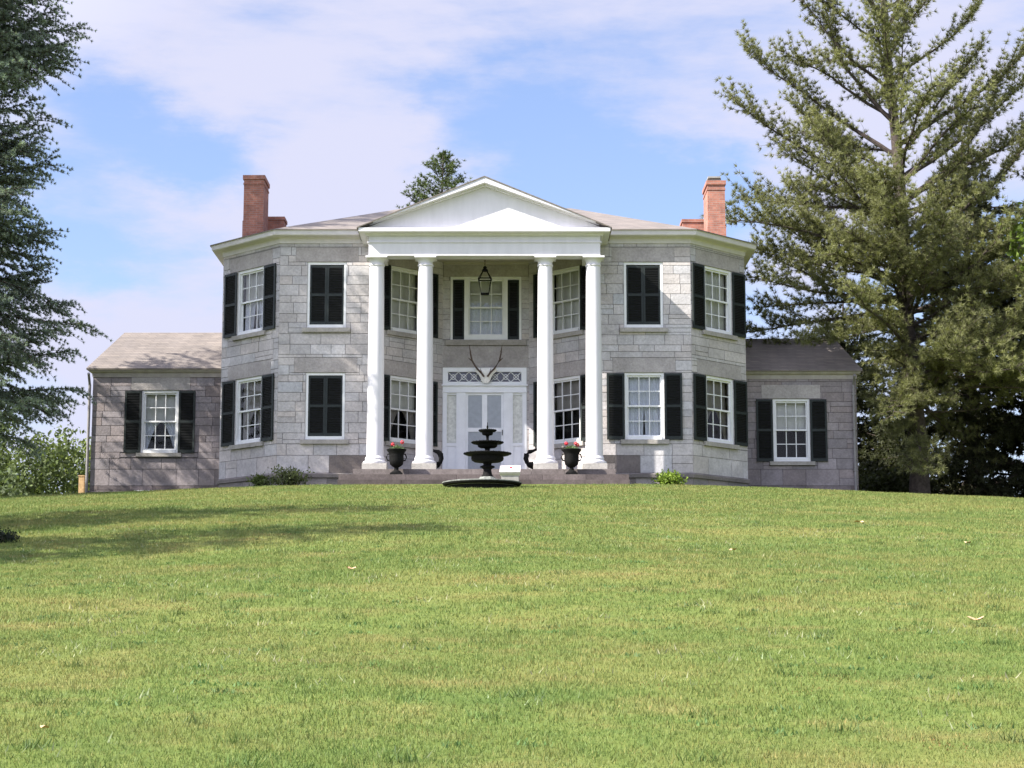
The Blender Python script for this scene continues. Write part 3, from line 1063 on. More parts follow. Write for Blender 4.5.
# portico
mb = MB()
YB0, YB1 = -1.47, -0.95
mb.box(-3.36, 3.36, YB0, YB1, 6.62, 7.26)
for s in (-1, 1):
    mb.box(*sorted((s * 2.88, s * 3.355)), YB1, -0.02, 6.622, 7.258)
mb.box(-3.40, 3.40, YB0 - 0.03, YB1 - 0.2, 7.00, 7.035)
po = part('portico_beam', mb, 'white', house)
mb = MB()
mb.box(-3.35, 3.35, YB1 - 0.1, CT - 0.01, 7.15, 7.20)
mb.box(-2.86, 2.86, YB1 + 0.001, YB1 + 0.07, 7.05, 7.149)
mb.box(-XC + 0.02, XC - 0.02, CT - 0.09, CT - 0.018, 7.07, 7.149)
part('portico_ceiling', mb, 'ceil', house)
# cornice of the portico (front and returns) and the pediment
sweep('portico_cornice', [(-3.36, -0.05), (-3.36, YB0), (3.36, YB0), (3.36, -0.05)],
      [(0.0, 7.20), (0.06, 7.20), (0.10, 7.25), (0.24, 7.262), (0.28, 7.28), (0.285, 7.39), (0.0, 7.40)], ['white'])
AX, AZ0, AZ1 = 3.66, 7.40, 8.92
mb = MB()
mb.prism([(-3.56, 7.395), (3.56, 7.395), (0, AZ1 - 0.05)], YB0 + 0.02, YB0 + 0.12)
part('pediment', mb, 'white', house)
mb = MB()
sl = math.atan2(AZ1 - AZ0, AX)
def rake(th, y0, y1, drop, mbx):
    for s in (-1, 1):
        dz = th / math.cos(sl)
        pts = [(0, AZ1 - drop), (s * AX, AZ0 - drop + 0.015), (s * AX, AZ0 - drop - dz + 0.02), (0, AZ1 - drop - dz)]
        if s < 0: pts = pts
        # keep the foot above the level cornice
        pts = [(x, max(z, 7.402)) for x, z in pts]
        if s > 0: pts = pts[::-1]
        mbx.prism(pts, y0, y1)
rake(0.15, YB0 - 0.29, YB0 + 0.015, 0.03, mb)
rake(0.06, YB0 - 0.10, YB0 + 0.010, 0.185, mb)
part('raking_cornice', mb, 'white', house)
mb = MB()
yk = 3.9
for s in (-1, 1):
    a = [(0, YB0 - 0.31, AZ1), (s * (AX + 0.03), YB0 - 0.31, AZ0), (s * (AX + 0.03), 0.6, AZ0), (0, yk, AZ1)]
    b = [(x, y, z - 0.032) for x, y, z in a]
    mb.quadv(a if s < 0 else a[::-1]); mb.quadv(b[::-1] if s < 0 else b)
    for i in range(4):
        j = (i + 1) % 4
        mb.quadv([a[i], b[i], b[j], a[j]])
part('portico_roof', mb, 'roof', house)

COLX = [-3.13, -1.715, 1.765, 3.165]
for cx in COLX:
    mb = MB()
    prof = [(0.245, 0.80)]
    for i in range(1, 15):
        t = i / 14
        prof.append((0.245 - 0.036 * t ** 1.5, 0.80 + (6.34 - 0.80) * t))
    mb.lathe(prof, 0, 0, 40)
    cl = part('column', mb, 'white', house, (cx, -1.2, 0), smooth=True)
    mb = MB(); mb.lathe([(0.34, 0.565), (0.352, 0.60), (0.345, 0.635), (0.30, 0.655), (0.275, 0.69), (0.285, 0.73), (0.262, 0.775), (0.247, 0.802)], 0, 0, 40)
    part('column_base', mb, 'white', cl, smooth=True)
    mb = MB(); mb.box(-0.35, 0.35, -0.35, 0.35, 0.372, 0.564, 0, (0.42, 0.40, 0.37)); part('plinth', mb, 'stone', cl)
    mb = MB()
    mb.lathe([(0.209, 6.338), (0.232, 6.36), (0.232, 6.385), (0.212, 6.40), (0.212, 6.47), (0.235, 6.51), (0.29, 6.565)], 0, 0, 40)
    mb.box(-0.315, 0.315, -0.315, 0.315, 6.565, 6.618)
    part('capital', mb, 'white', cl, smooth=True)

# porch floor and steps
def slab_course(mb, x0, x1, y0, y1, z0, z1, rng, base):
    x = x0
    while x < x1 - 1e-6:
        x2 = min(x1, x + rng.uniform(0.9, 2.0))
        if x1 - x2 < 0.4: x2 = x1
        t = rng.uniform(0.8, 1.2)
        mb.box(x + 0.004, x2 - 0.004, y0, y1, z0, z1, 0, tuple(b * t for b in base))
        x = x2
rng = random.Random(5)
mb = MB(); slab_course(mb, -3.72, 3.74, -1.80, CT - 0.02, 0.16, 0.37, rng, (0.165, 0.143, 0.135))
part('porch_floor', mb, 'step', house)
mb = MB()
slab_course(mb, -4.06, 4.08, -2.45, -1.78, -0.02, 0.155, rng, (0.135, 0.113, 0.108))
slab_course(mb, -4.06, 4.08, -2.75, -1.76, -0.8, -0.025, rng, (0.10, 0.082, 0.08))
slab_course(mb, -4.06, -3.74, -1.77, -0.09, -0.8, 0.15, rng, (0.135, 0.113, 0.108))
slab_course(mb, 3.76, 4.08, -1.77, -0.09, -0.8, 0.15, rng, (0.135, 0.113, 0.108))
part('porch_step', mb, 'step', house)


# side wings
def wing(x0, x1, yf, yb, ze, win_x, win_z, seed, inner, ridge_x, zr, curtains, base):
    h = [(win_x - x0 - WW / 2, win_x - x0 + WW / 2, win_z, win_z + WH)]
    wl = [(win_x - x0 - 0.925, win_x - x0 + 0.925, win_z + WH, win_z + WH + 0.40), (win_x - x0 - 0.71, win_x - x0 + 0.71, win_z - 0.13, win_z)]
    stone_wall('wall', x1 - x0, Z0, ze, h, wl, base, seed, (x0, yf, 0), 0, stain=dirt(9, 9, 0, 1), var=0.10)
    if inner > 0: p, q = (x0, yb), (x0, yf)
    else: p, q = (x1, yf), (x1, yb)
    stone_wall('wall', yb - yf, Z0, ze, [], [], base, seed + 1, (p[0], p[1], 0), frm(p, q))
    w = obj('window', ME['frame'], house, (win_x, yf, win_z))
    obj('sash', ME['sash'], w); obj('pane', ME['pane'], w)
    obj('sill', ME['sill'], w); obj('lintel', ME['lintel'], w, (0, 0, WH + 0.012))
    w.children[-1].scale = (1, 1, 0.9)
    obj('shutter', ME['shutter'], w, (-WW / 2 - 0.53, -0.075, 0), 0.05)
    obj('shutter', ME['shutter'], w, (WW / 2 + 0.01, -0.05, 0), -0.05)
    add_curtains(w, curtains)
    pth = [(x0, yb), (x0, yf), (x1, yf)] if inner > 0 else [(x0, yf), (x1, yf), (x1, yb)]
    sweep('eave', pth, [(0.0, ze - 0.16), (0.03, ze - 0.16), (0.05, ze - 0.03), (0.11, ze - 0.01), (0.15, ze + 0.03), (0.16, ze + 0.10), (0.0, ze + 0.10)],
          ['wing_trim'])
    sweep('water_table', pth, [(0.0, 0.16), (0.05, 0.16), (0.06, 0.26), (0.0, 0.29)], ['stone'], c=(0.15, 0.135, 0.13))
    o = 0.20
    ym = (yf + yb) / 2
    xe = x0 - o if inner > 0 else x1 + o
    xi = x1 if inner > 0 else x0
    A, B, C_, D = (xe, yf - o, ze + 0.105), (xi, yf - o, ze + 0.105), (xi, yb + o, ze + 0.105), (xe, yb + o, ze + 0.105)
    r0, r1 = (ridge_x, ym, zr), (xi, ym, zr)
    mb = MB()
    mb.quadv([A, B, r1, r0]); mb.quadv([C_, D, r0, r1]); mb.quadv([D, A, r0])
    for p, q in ((A, B), (D, A), (C_, D)):
        mb.quadv([(p[0], p[1], p[2] - 0.045), (q[0], q[1], q[2] - 0.045), q, p])
    part('wing_roof', mb, 'roof', house)
    return w


wl_ = wing(-12.42, -XO, 4.0, 9.0, 4.04, -10.29, 1.47, 31, 1, -12.0, 5.75,
           [SH(1.0, 1.92, 'shade', amp=0.012, n=12), LACE(0.1, 1.02, 0.85)], STONE_SHADED)
wr_ = wing(XR, 11.65, 4.0, 9.0, 3.98, 9.60, 1.20, 41, -1, 11.45, 5.55, [SH(1.0, 1.92, 'shade')], STONE_SHADED)
mb = MB()
mb.tube([(11.56, 3.62, 3.9), (11.56, 3.90, 3.62), (11.56, 3.90, -0.3)], 0.045, 10)
for z in (0.9, 2.2, 3.3): mb.box(11.50, 11.62, 3.86, 3.99, z, z + 0.04)
part('drainpipe', mb, 'pipe', house)
mb = MB(); mb.tube([(-12.50, 3.62, 3.95), (-12.52, 3.93, 3.62), (-12.52, 3.93, -0.3)], 0.045, 10)
part('drainpipe', mb, 'pipe', house)
mb = MB(); mb.box(-11.0, -9.85, 3.84, 3.99, 0.24, 0.285); mb.box(-10.95, -9.9, 3.90, 3.99, -0.2, 0.238, 1)
part('cellar_window', mb, ['frame', 'dark'], house)

# ------------------------------------------------------------------ things on and round the porch
# lantern
lt = thing('hanging_lantern', 'black iron four sided lantern hanging on a chain from the porch ceiling', 'lantern', (0.0, -0.3, 5.72))
mb = MB()
b0, b1, hz0, hz1 = 0.11, 0.185, 0.0, 0.44
cs = [(-1, -1), (1, -1), (1, 1), (-1, 1)]
for i in range(4):
    a, b = cs[i], cs[(i + 1) % 4]
    mb.tube([(a[0] * b0, a[1] * b0, hz0), (a[0] * b1, a[1] * b1, hz1)], 0.010, 6)
    mb.tube([(a[0] * b0, a[1] * b0, hz0), (b[0] * b0, b[1] * b0, hz0)], 0.016, 6)
    mb.tube([(a[0] * b1, a[1] * b1, hz1), (b[0] * b1, b[1] * b1, hz1)], 0.022, 6)
    mb.tube([(a[0] * b1, a[1] * b1, hz1), (a[0] * 0.05, a[1] * 0.05, hz1 + 0.26)], 0.012, 6)
mb.box(-b0, b0, -b0, b0, -0.02, 0.0)
part('lantern_frame', mb, 'iron', lt)
mb = MB(); mb.lathe([(0.10, 0.68), (0.09, 0.72), (0.05, 0.76), (0.06, 0.80), (0.02, 0.84)], 0, 0, 12); part('lantern_cap', mb, 'iron', lt, smooth=True)
mb = MB()
for i in range(4):
    a, b = cs[i], cs[(i + 1) % 4]
    mb.quadv([(a[0] * b0 * .97, a[1] * b0 * .97, hz0), (b[0] * b0 * .97, b[1] * b0 * .97, hz0), (b[0] * b1 * .97, b[1] * b1 * .97, hz1), (a[0] * b1 * .97, a[1] * b1 * .97, hz1)])
part('lantern_glass', mb, 'lantern_glass', lt)
mb = MB()
for i in range(12):
    zc = 0.85 + i * 0.048
    mb.tube([(0.016 * math.cos(q) * (i % 2), 0.016 * math.cos(q) * (1 - i % 2), zc + 0.03 * math.sin(q)) for q in np.linspace(0, 2 * math.pi, 9)], 0.006, 5)
part('chain', mb, 'iron', lt)

# antlers on the wall
an = thing('mounted_antlers', 'brown branching antlers on a white skull fixed to the wall above the door', 'antlers', (0, CT - 0.06, 3.37))
mb = MB()
secs = [(0.04, 0.00, 0.03), (0.075, 0.06, 0.05), (0.095, 0.16, 0.07), (0.13, 0.27, 0.10), (0.185, 0.36, 0.11), (0.20, 0.43, 0.09), (0.17, 0.47, 0.05)]
k = len(mb.v); sg = 16
for (rx, z, ry) in secs:
    for i in range(sg):
        a = 2 * math.pi * i / sg
        mb.v.append((1.75 * rx * math.cos(a), -0.09 + ry * math.sin(a) * (1 if math.sin(a) < 0 else 0.3), z))
for j in range(len(secs) - 1):
    for i in range(sg):
        mb.f.append((k + j * sg + i, k + j * sg + (i + 1) % sg, k + (j + 1) * sg + (i + 1) % sg, k + (j + 1) * sg + i)); mb.m.append(0); mb.c.append((1, 1, 1))
mb.f.append(tuple(k + (len(secs) - 1) * sg + i for i in range(sg))); mb.m.append(0); mb.c.append((1, 1, 1))
mb.f.append(tuple(k + i for i in reversed(range(sg)))); mb.m.append(0); mb.c.append((1, 1, 1))
sk = part('skull', mb, 'bone', an, smooth=True)
for s in (-1, 1):
    mb = MB()
    mb.tube([(s * 0.05, -0.20, 0.18), (s * 0.14, -0.21, 0.30), (s * 0.29, -0.21, 0.46), (s * 0.42, -0.22, 0.68), (s * 0.465, -0.22, 0.90), (s * 0.50, -0.20, 1.16)],
            [0.030, 0.028, 0.027, 0.025, 0.020, 0.008], 8)
    mb.tube([(s * 0.41, -0.22, 0.66), (s * 0.47, -0.26, 0.70), (s * 0.53, -0.30, 0.75)], [0.024, 0.016, 0.005], 6)
    mb.tube([(s * 0.44, -0.22, 0.78), (s * 0.47, -0.28, 0.86), (s * 0.45, -0.33, 0.96)], [0.020, 0.014, 0.005], 6)
    mb.tube([(s * 0.10, -0.16, 0.27), (s * 0.13, -0.27, 0.31), (s * 0.16, -0.34, 0.42)], [0.022, 0.016, 0.005], 6)
    part('antler', mb, 'antler', an, smooth=True)

# fountain
FX, FY = 0.17, -7.0
fo = thing('garden_fountain', 'black three tiered cast iron fountain with a round basin on the lawn before the porch', 'fountain', (FX, FY, gz(FX, FY)))
g0 = gz(FX, FY)
RIMZ = -0.515 - g0
prof = [(0.86, -0.2), (0.88, RIMZ - 0.10), (0.99, RIMZ - 0.07), (1.02, RIMZ - 0.025), (1.02, RIMZ), (0.97, RIMZ + 0.01), (0.93, RIMZ - 0.02), (0.9, RIMZ - 0.10), (0.05, RIMZ - 0.11)]
mb = MB(); mb.lathe(prof, 0, 0, 56, mats=[0, 0, 0, 1, 1, 1, 1, 1]); part('basin', mb, ['iron', 'verdigris'], fo, (-0.14, 0, 0), smooth=True)
Z = lambda w: w - g0
mb = MB()
mb.lathe([(0.36, Z(-0.64)), (0.35, Z(-0.50)), (0.28, Z(-0.47)), (0.22, Z(-0.40)), (0.19, Z(-0.37))], 0, 0, 8)
part('pedestal', mb, 'verdigris', fo)
for pf, sg_ in (([(0.17, Z(-0.38)), (0.12, Z(-0.30)), (0.10, Z(-0.18)), (0.15, Z(-0.14)), (0.20, Z(-0.12)), (0.18, Z(-0.09)), (0.10, Z(-0.06)), (0.12, Z(0.0)), (0.2, Z(0.02))], 20),
                ([(0.09, Z(0.20)), (0.06, Z(0.30)), (0.07, Z(0.36)), (0.12, Z(0.395))], 20),
                ([(0.05, Z(0.52)), (0.035, Z(0.60)), (0.04, Z(0.68)), (0.06, Z(0.70))], 16)):
    mb = MB(); mb.lathe(pf, 0, 0, sg_); part('stem', mb, 'iron', fo, smooth=True)
mb = MB(); mb.lathe([(0.03, Z(0.82)), (0.022, Z(0.88)), (0.028, Z(0.92)), (0.012, Z(0.97)), (0.008, Z(1.04))], 0, 0, 10)
part('finial', mb, 'iron', fo, smooth=True)


def tier(r, zt, zb, rin):
    mb = MB()
    hh_ = zt - zb
    mb.lathe([(rin * 0.45, Z(zb)), (rin * 0.82, Z(zb + hh_ * 0.06)), (rin * 0.97, Z(zb + hh_ * 0.2)), (rin * 1.02, Z(zb + hh_ * 0.4)), (rin * 1.0, Z(zb + hh_ * 0.74)), (r * 0.93, Z(zt - 0.05)), (r, Z(zt - 0.02)), (r, Z(zt)), (r * 0.95, Z(zt + 0.004)), (r * 0.75, Z(zt - 0.04)), (0.03, Z(zt - 0.06))], 0, 0, 40)
    for i in range(24):      # gadrooned lip
        a = 2 * math.pi * i / 24
        mb.lathe([(0.002, Z(zt - 0.04)), (0.026, Z(zt - 0.012)), (0.002, Z(zt + 0.012))], r * math.cos(a), r * math.sin(a), 6)
    part('bowl', mb, 'iron', fo, smooth=True)


tier(0.60, 0.245, 0.0, 0.41)
tier(0.40, 0.535, 0.375, 0.25)
tier(0.215, 0.845, 0.70, 0.14)


# urns with geraniums on the step
def urn(x, y, z, label, plabel, seed, blooms):
    u = thing('urn', label, 'urn', (x, y, z), 0, 'flower urns on the porch step')
    u.scale = (1.0, 1.0, 1.16)
    mb = MB()
    mb.box(-0.17, 0.17, -0.17, 0.17, 0, 0.06)
    mb.lathe([(0.15, 0.06), (0.14, 0.09), (0.07, 0.13), (0.06, 0.19), (0.12, 0.22), (0.185, 0.27), (0.205, 0.36), (0.205, 0.50), (0.215, 0.54), (0.27, 0.60), (0.285, 0.625), (0.28, 0.64), (0.25, 0.64), (0.21, 0.58), (0.02, 0.57)], 0, 0, 28)
    part('urn_body', mb, 'iron', u, smooth=True)
    for s in (-1, 1):
        mb = MB(); mb.tube([(s * 0.19, 0, 0.36), (s * 0.25, 0, 0.37), (s * 0.285, 0, 0.44), (s * 0.25, 0, 0.52), (s * 0.21, 0, 0.52)], 0.018, 8)
        part('handle', mb, 'iron', u, smooth=True)
    pl = thing('geranium', plabel, 'flowering plant', (x, y, z + 0.665), 0, 'geraniums in the urns')
    rg = np.random.default_rng(seed)
    n = 260
    th = rg.uniform(0, 2 * np.pi, n); rr_ = 0.24 * np.sqrt(rg.random(n)); zz = rg.uniform(0.0, 0.17, n) * (1.15 - rr_ / 0.3)
    c = np.stack([rr_ * np.cos(th), rr_ * np.sin(th), zz + 0.02], -1)
    a = unit(rg.normal(size=(n, 3))) * 0.034
    b = unit(np.cross(a, rg.normal(size=(n, 3)))) * 0.028
    cl = np.array([0.10, 0.15, 0.065]) * rg.uniform(0.6, 1.4, (n, 1))
    quad_mesh('foliage', c, a, b, cl, M['leaf'], pl)
    for (bx, by, bz) in blooms:
        mb = MB()
        mb.tube([(bx * 0.5, by * 0.5, 0.02), (bx, by, bz)], 0.006, 5, 1, (0.1, 0.16, 0.05))
        rg2 = random.Random(seed + int(bx * 100))
        for k_ in range(34):
            v = Vector((rg2.gauss(0, 1), rg2.gauss(0, 1), rg2.gauss(0, 1))).normalized()
            p = Vector((bx, by, bz)) + v * 0.05
            s1 = v.orthogonal().normalized() * 0.022; s2 = v.cross(s1)
            mb.quadv([p - s1, p - s2, p + s1, p + s2])
        part('bloom', mb, ['petal', 'leaf'], pl)


urn(-2.46, -2.1, 0.157, 'black iron urn on the step between the two columns on the left', 'grey green geranium with two red blooms in the urn at the left', 5,
    [(-0.10, -0.12, 0.20), (0.16, 0.02, 0.28)])
urn(2.48, -2.1, 0.157, 'black iron urn on the step between the two columns on the right', 'geranium with two larger red blooms in the urn at the right', 6,
    [(-0.15, -0.10, 0.23), (0.12, -0.06, 0.23), (0.17, -0.02, 0.20)])


# swan-necked iron planters beside the door
def planter(x, s, label):
    t = thing('iron_planter', label, 'planter', (x, 0.1, 0.372), 0, 'iron planters beside the door')
    mb = MB()
    mb.box(-0.12, 0.12, -0.12, 0.12, 0, 0.03)
    mb.lathe([(0.10, 0.03), (0.04, 0.07), (0.035, 0.18), (0.07, 0.22)], 0, 0, 16)
    part('stand', mb, 'iron', t, smooth=True)
    mb = MB(); mb.lathe([(0.06, 0.20), (0.15, 0.24), (0.20, 0.31), (0.215, 0.38), (0.20, 0.385), (0.17, 0.33), (0.02, 0.31)], 0, 0, 24)
    part('bowl', mb, 'iron', t, smooth=True)
    mb = MB()
    mb.tube([(s * 0.17, 0, 0.36), (s * 0.215, 0, 0.50), (s * 0.19, 0, 0.62), (s * 0.12, 0, 0.70), (s * 0.0, 0, 0.73), (-s * 0.13, 0, 0.79), (-s * 0.2, 0, 0.80)], [0.06, 0.075, 0.085, 0.07, 0.045, 0.03, 0.018], 10)
    mb.tube([(-s * 0.17, 0, 0.36), (-s * 0.20, 0, 0.50), (-s * 0.17, 0, 0.66), (-s * 0.16, 0, 0.78)], [0.03, 0.022, 0.02, 0.018], 8)
    part('curved_handle', mb, 'iron', t, smooth=True)


planter(-1.49, 1, 'dark iron planter with a curled neck, half behind the second column from the left')
planter(1.42, -1, 'dark iron planter with a curled neck, half behind the second column from the right')

# white box with a sloping lid by the steps
bx = thing('lidded_box', 'small white box with a sloping lid standing before the steps', 'box', (0.75, -3.3, gz(0.75, -3.3)), -0.05)
zb_ = -0.10 - gz(0.75, -3.3)
mb = MB()
mb.box(-0.24, 0.24, -0.16, 0.20, -0.05, zb_ + 0.20)
part('box_body', mb, 'boxgrey', bx)
mb = MB()
T = Matrix.Translation((0, 0.0, zb_ + 0.30)) @ Matrix.Rotation(R(28), 4, 'X')
mb.box(-0.285, 0.285, -0.24, 0.22, -0.03, 0.03, T=T)
mb.box(-0.27, 0.27, -0.225, -0.20, -0.10, -0.031, T=T)
part('lid', mb, 'box', bx)
mb = MB(); T2 = T @ Matrix.Translation((0.02, 0.06, 0.035)); mb.box(-0.03, 0.03, -0.03, 0.03, -0.006, 0.02, T=T2); part('knob', mb, 'petal', bx)

# timber post past the left wing
mb = MB()
mb.box(-0.085, 0.085, -0.085, 0.085, -0.3, 1.22)
mb.box(-0.10, 0.10, -0.10, 0.10, 1.22, 1.26)
po_ = obj('timber_post', mb.mesh('timber_post', ['post']), None, (-13.25, 6.5, gz(-13.25, 6.5)))
tag(po_, 'short pale timber post standing beside the far corner of the left wing', 'post')


# ------------------------------------------------------------------ plants
def needles(P, A, k, ln, wd, spread, rng, cols, tip_light=0.0):
    """k flat needle-sprays from every tuft point P with axis A"""
    n = len(P)
    base = np.repeat(P, k, 0)
    ax = np.repeat(A, k, 0)
    d = unit(ax + spread * unit(rng.normal(size=(n * k, 3))))
    L = ln * rng.uniform(0.6, 1.25, (n * k, 1))
    tip = base + d * L
    side = unit(np.cross(d, rng.normal(size=(n * k, 3))))
    w = wd * rng.uniform(0.7, 1.3, n * k)
    c = np.repeat(cols, k, 0) * rng.uniform(0.75, 1.3, (n * k, 1))
    return base, tip, w, side, c


def limb_path(p0, az, el0, el1, L, n=9, rng=None, wob=0.06):
    pts = [np.array(p0, dtype=float)]
    a, ez = az, 0.0
    for i in range(n):
        t = i / (n - 1)
        if rng is not None:
            a += rng.normal(0, wob); ez += rng.normal(0, wob * 0.9)
        e = el0 + (el1 - el0) * t + ez
        pts.append(pts[-1] + L / n * np.array([math.cos(a) * math.cos(e), math.sin(a) * math.cos(e), math.sin(e)]))
    return np.array(pts)


def conifer(name, label, cat, loc, H, r_trunk, limbs, style, seed, group=None, bark='bark_dark', lean=(0, 0), trunk_top=None):
    """limbs: list of (z, az, length, el0, el1). style: dict for twigs and needles"""
    rng = np.random.default_rng(seed)
    t = thing(name, label, cat, loc, 0, group)
    mb = MB()
    n = 16
    tp = lambda z: np.array([lean[0] * (z / H) ** 1.2 + 0.05 * math.sin(z * 0.7), lean[1] * z / H, z])
    zs = np.linspace(-0.3, trunk_top or H, n)
    mb.tube([tp(max(z, 0)) + np.array([0, 0, min(z, 0)]) for z in zs], [max(0.03, r_trunk * (1 - 0.93 * max(z, 0) / H) * (1.25 if z < 0.3 else 1)) for z in zs], 12)
    part('trunk', mb, bark, t, smooth=True)
    br = MB()
    TP, TA, TC = [], [], []
    for (z, az, L, e0, e1) in limbs:
        path = limb_path(tp(z), az, e0, e1, L, 9, rng, style.get('wob', 0.06))
        r0 = min(max(0.018, 0.011 * L + 0.006), r_trunk * 0.55) * style.get('limb_r', 1.0)
        br.tube(path, list(np.linspace(r0, 0.006, len(path))), 6)
        seg = np.diff(path, axis=0)
        # twigs on both sides, longer near the middle of the limb
        nt_ = max(4, int(L * style['twigs']))
        tone_l = rng.uniform(0.78, 1.22)
        for i in range(nt_):
            u = style['bare'] + (1 - style['bare']) * (i + rng.random()) / nt_
            k = min(int(u * 9), 8); fr = u * 9 - k
            p = path[k] + seg[k] * fr
            d = unit(seg[k])
            sidev = unit(np.cross(d, np.array([0, 0, 1.0])))
            s = 1 if i % 2 else -1
            tl = style['twig_len'] * L * (0.35 + 0.65 * math.sin(math.pi * min(1, (1.02 - u) * 1.1 + 0.12))) * rng.uniform(0.6, 1.2)
            tl = max(0.15, min(tl, style['twig_max']))
            td = unit(d * style['fwd'] + sidev * s * rng.uniform(0.4, 1.0) + np.array([0, 0, style['rise'] + rng.normal(0, style['zj'])]))
            m = max(2, int(tl / style['step']))
            ts = (np.arange(m) + rng.random(m)) / m
            q = p[None] + td[None] * (ts[:, None] * tl) + np.array([0, 0, style['sag']])[None] * (ts[:, None] ** 2) * tl + rng.normal(0, style['jit'], (m, 3))
            if tl > 0.35 and style.get('tw', True):
                br.tube([p, p + td * tl * 0.5 + np.array([0, 0, style['sag'] * 0.25 * tl]), p + td * tl + np.array([0, 0, style['sag'] * tl])], [0.012, 0.008, 0.003], 4)
            TP.append(q); TA.append(np.repeat(unit(td + np.array([0, 0, style['tuft_up']]))[None], m, 0))
            tone = tone_l * rng.uniform(0.8, 1.2, (m, 1))
            cc = np.array(style['col'])[None] * (1 - ts[:, None] * 0.7) + np.array(style['col_tip'])[None] * ts[:, None] * 0.7
            TC.append(cc * tone)
        # leader tufts
        q = path[-3:]
        TP.append(q); TA.append(np.repeat(unit(seg[-1])[None], 3, 0)); TC.append(np.repeat(np.array(style['col_tip'])[None], 3, 0))
    part('branches', br, bark, t)
    P, A, C = np.concatenate(TP), np.concatenate(TA), np.concatenate(TC)
    args = needles(P, A, style['k'], style['ln'], style['wd'], style['spread'], rng, C)
    o = tri_mesh('crown', *args, M['needle'], t)
    return t


PINE = dict(twigs=7.5, bare=0.16, twig_len=0.25, twig_max=1.5, fwd=0.85, rise=0.28, zj=0.34, step=0.115, sag=0.16, jit=0.05,
            tuft_up=0.35, k=27, ln=0.165, wd=0.0085, spread=1.05, wob=0.10, col=(0.130, 0.140, 0.060), col_tip=(0.255, 0.262, 0.130), limb_r=1.15)
SPRUCE = dict(twigs=9.0, bare=0.10, twig_len=0.24, twig_max=1.1, fwd=0.9, rise=-0.12, zj=0.2, step=0.085, sag=-0.22, jit=0.025,
              tuft_up=0.15, k=24, ln=0.092, wd=0.010, spread=1.0, wob=0.09, col=(0.095, 0.125, 0.095), col_tip=(0.29, 0.355, 0.315), limb_r=0.9)
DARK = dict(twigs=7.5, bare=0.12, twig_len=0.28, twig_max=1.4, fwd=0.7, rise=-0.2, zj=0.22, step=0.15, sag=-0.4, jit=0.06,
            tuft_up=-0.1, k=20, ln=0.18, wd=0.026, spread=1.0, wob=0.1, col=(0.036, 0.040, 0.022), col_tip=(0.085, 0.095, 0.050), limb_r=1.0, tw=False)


def auto_limbs(rng, z0, z1, n, reach, e_lo, e_hi, up, az_c=None, az_w=math.pi):
    out = []
    for i in range(n):
        t = (i + rng.random()) / n
        z = z0 + (z1 - z0) * t
        az = rng.uniform(-math.pi, math.pi) if az_c is None else az_c + rng.uniform(-az_w, az_w)
        az = (i * 2.39996 + rng.uniform(-0.4, 0.4)) if az_c is None else az
        L = reach(t) * rng.uniform(0.75, 1.12)
        e0 = e_lo + (e_hi - e_lo) * t + rng.normal(0, 0.08)
        out.append((z, az, L, e0, e0 + up + rng.normal(0, 0.08)))
    return out


# white pine to the right of the house
rng = np.random.default_rng(21)
PX, PY = 14.0, 6.0
PG = gz(PX, PY)
lim = auto_limbs(rng, 3.2, 10.0, 56, lambda t: 5.3 - 0.9 * t if t > 0.1 else 4.6, 0.0, 0.35, 0.08)
lim += auto_limbs(rng, 10.0, 22.5, 38, lambda t: 4.6 * (1 - t) ** 0.75 + 0.9, 0.42, 0.8, 0.14)
W_ = math.pi
lim += [(10.6, W_ + 0.05, 6.5, 0.42, 0.62), (9.6, W_ - 0.22, 5.9, 0.40, 0.55), (11.8, W_ - 0.1, 6.4, 0.55, 0.72), (13.0, W_ + 0.2, 5.6, 0.62, 0.85),
        (8.2, W_ + 0.12, 6.3, 0.26, 0.30), (7.6, W_ - 0.15, 5.4, 0.22, 0.22), (6.9, W_ + 0.1, 5.0, 0.05, 0.20), (6.6, W_ + 0.08, 5.8, 0.06, 0.06), (7.0, W_ - 0.05, 5.5, 0.10, 0.05),
        (6.4, W_ - 0.3, 5.2, 0.08, 0.02), (4.6, W_ - 0.5, 4.2, -0.05, -0.12), (3.6, W_ - 0.4, 3.8, -0.02, -0.2),
        (10.2, 0.1, 6.8, 0.50, 0.70), (8.9, -0.2, 6.8, 0.40, 0.55), (7.7, 0.15, 6.2, 0.25, 0.40), (12.2, -0.1, 6.2, 0.65, 0.85), (11.0, 0.3, 6.5, 0.5, 0.6), (6.6, -0.15, 5.6, 0.1, 0.15),
        (6.2, -1.9, 5.0, 0.0, -0.1), (5.0, -1.3, 5.0, -0.05, -0.15), (4.4, -1.7, 4.4, -0.1, -0.25), (7.4, -1.5, 4.4, 0.15, 0.1), (5.6, -1.0, 4.6, 0.0, -0.1), (8.6, -2.0, 4.6, 0.25, 0.25)]
lim += auto_limbs(rng, 3.4, 9.5, 30, lambda t: 4.6 - 1.2 * t, -0.02, 0.25, 0.02, -1.5, 1.25)
lim += auto_limbs(rng, 10.0, 21.0, 8, lambda t: 4.2 * (1 - t) + 1.0, 0.4, 0.8, 0.1, -1.5, 1.0)
lim += auto_limbs(rng, 2.0, 3.6, 12, lambda t: 2.6 + 1.2 * t, -0.25, -0.15, -0.35, -1.4, 1.5)
lim += auto_limbs(rng, 5.5, 12.0, 8, lambda t: 4.9 - 1.0 * t, 0.12, 0.5, 0.08, math.pi, 0.5)
lim = [q for q in lim if not (q[0] < 6.3 and math.cos(q[1]) < -0.35)] + [(q[0], q[1], min(q[2], 1.7), q[3], q[4]) for q in lim if q[0] < 6.3 and math.cos(q[1]) < -0.35]
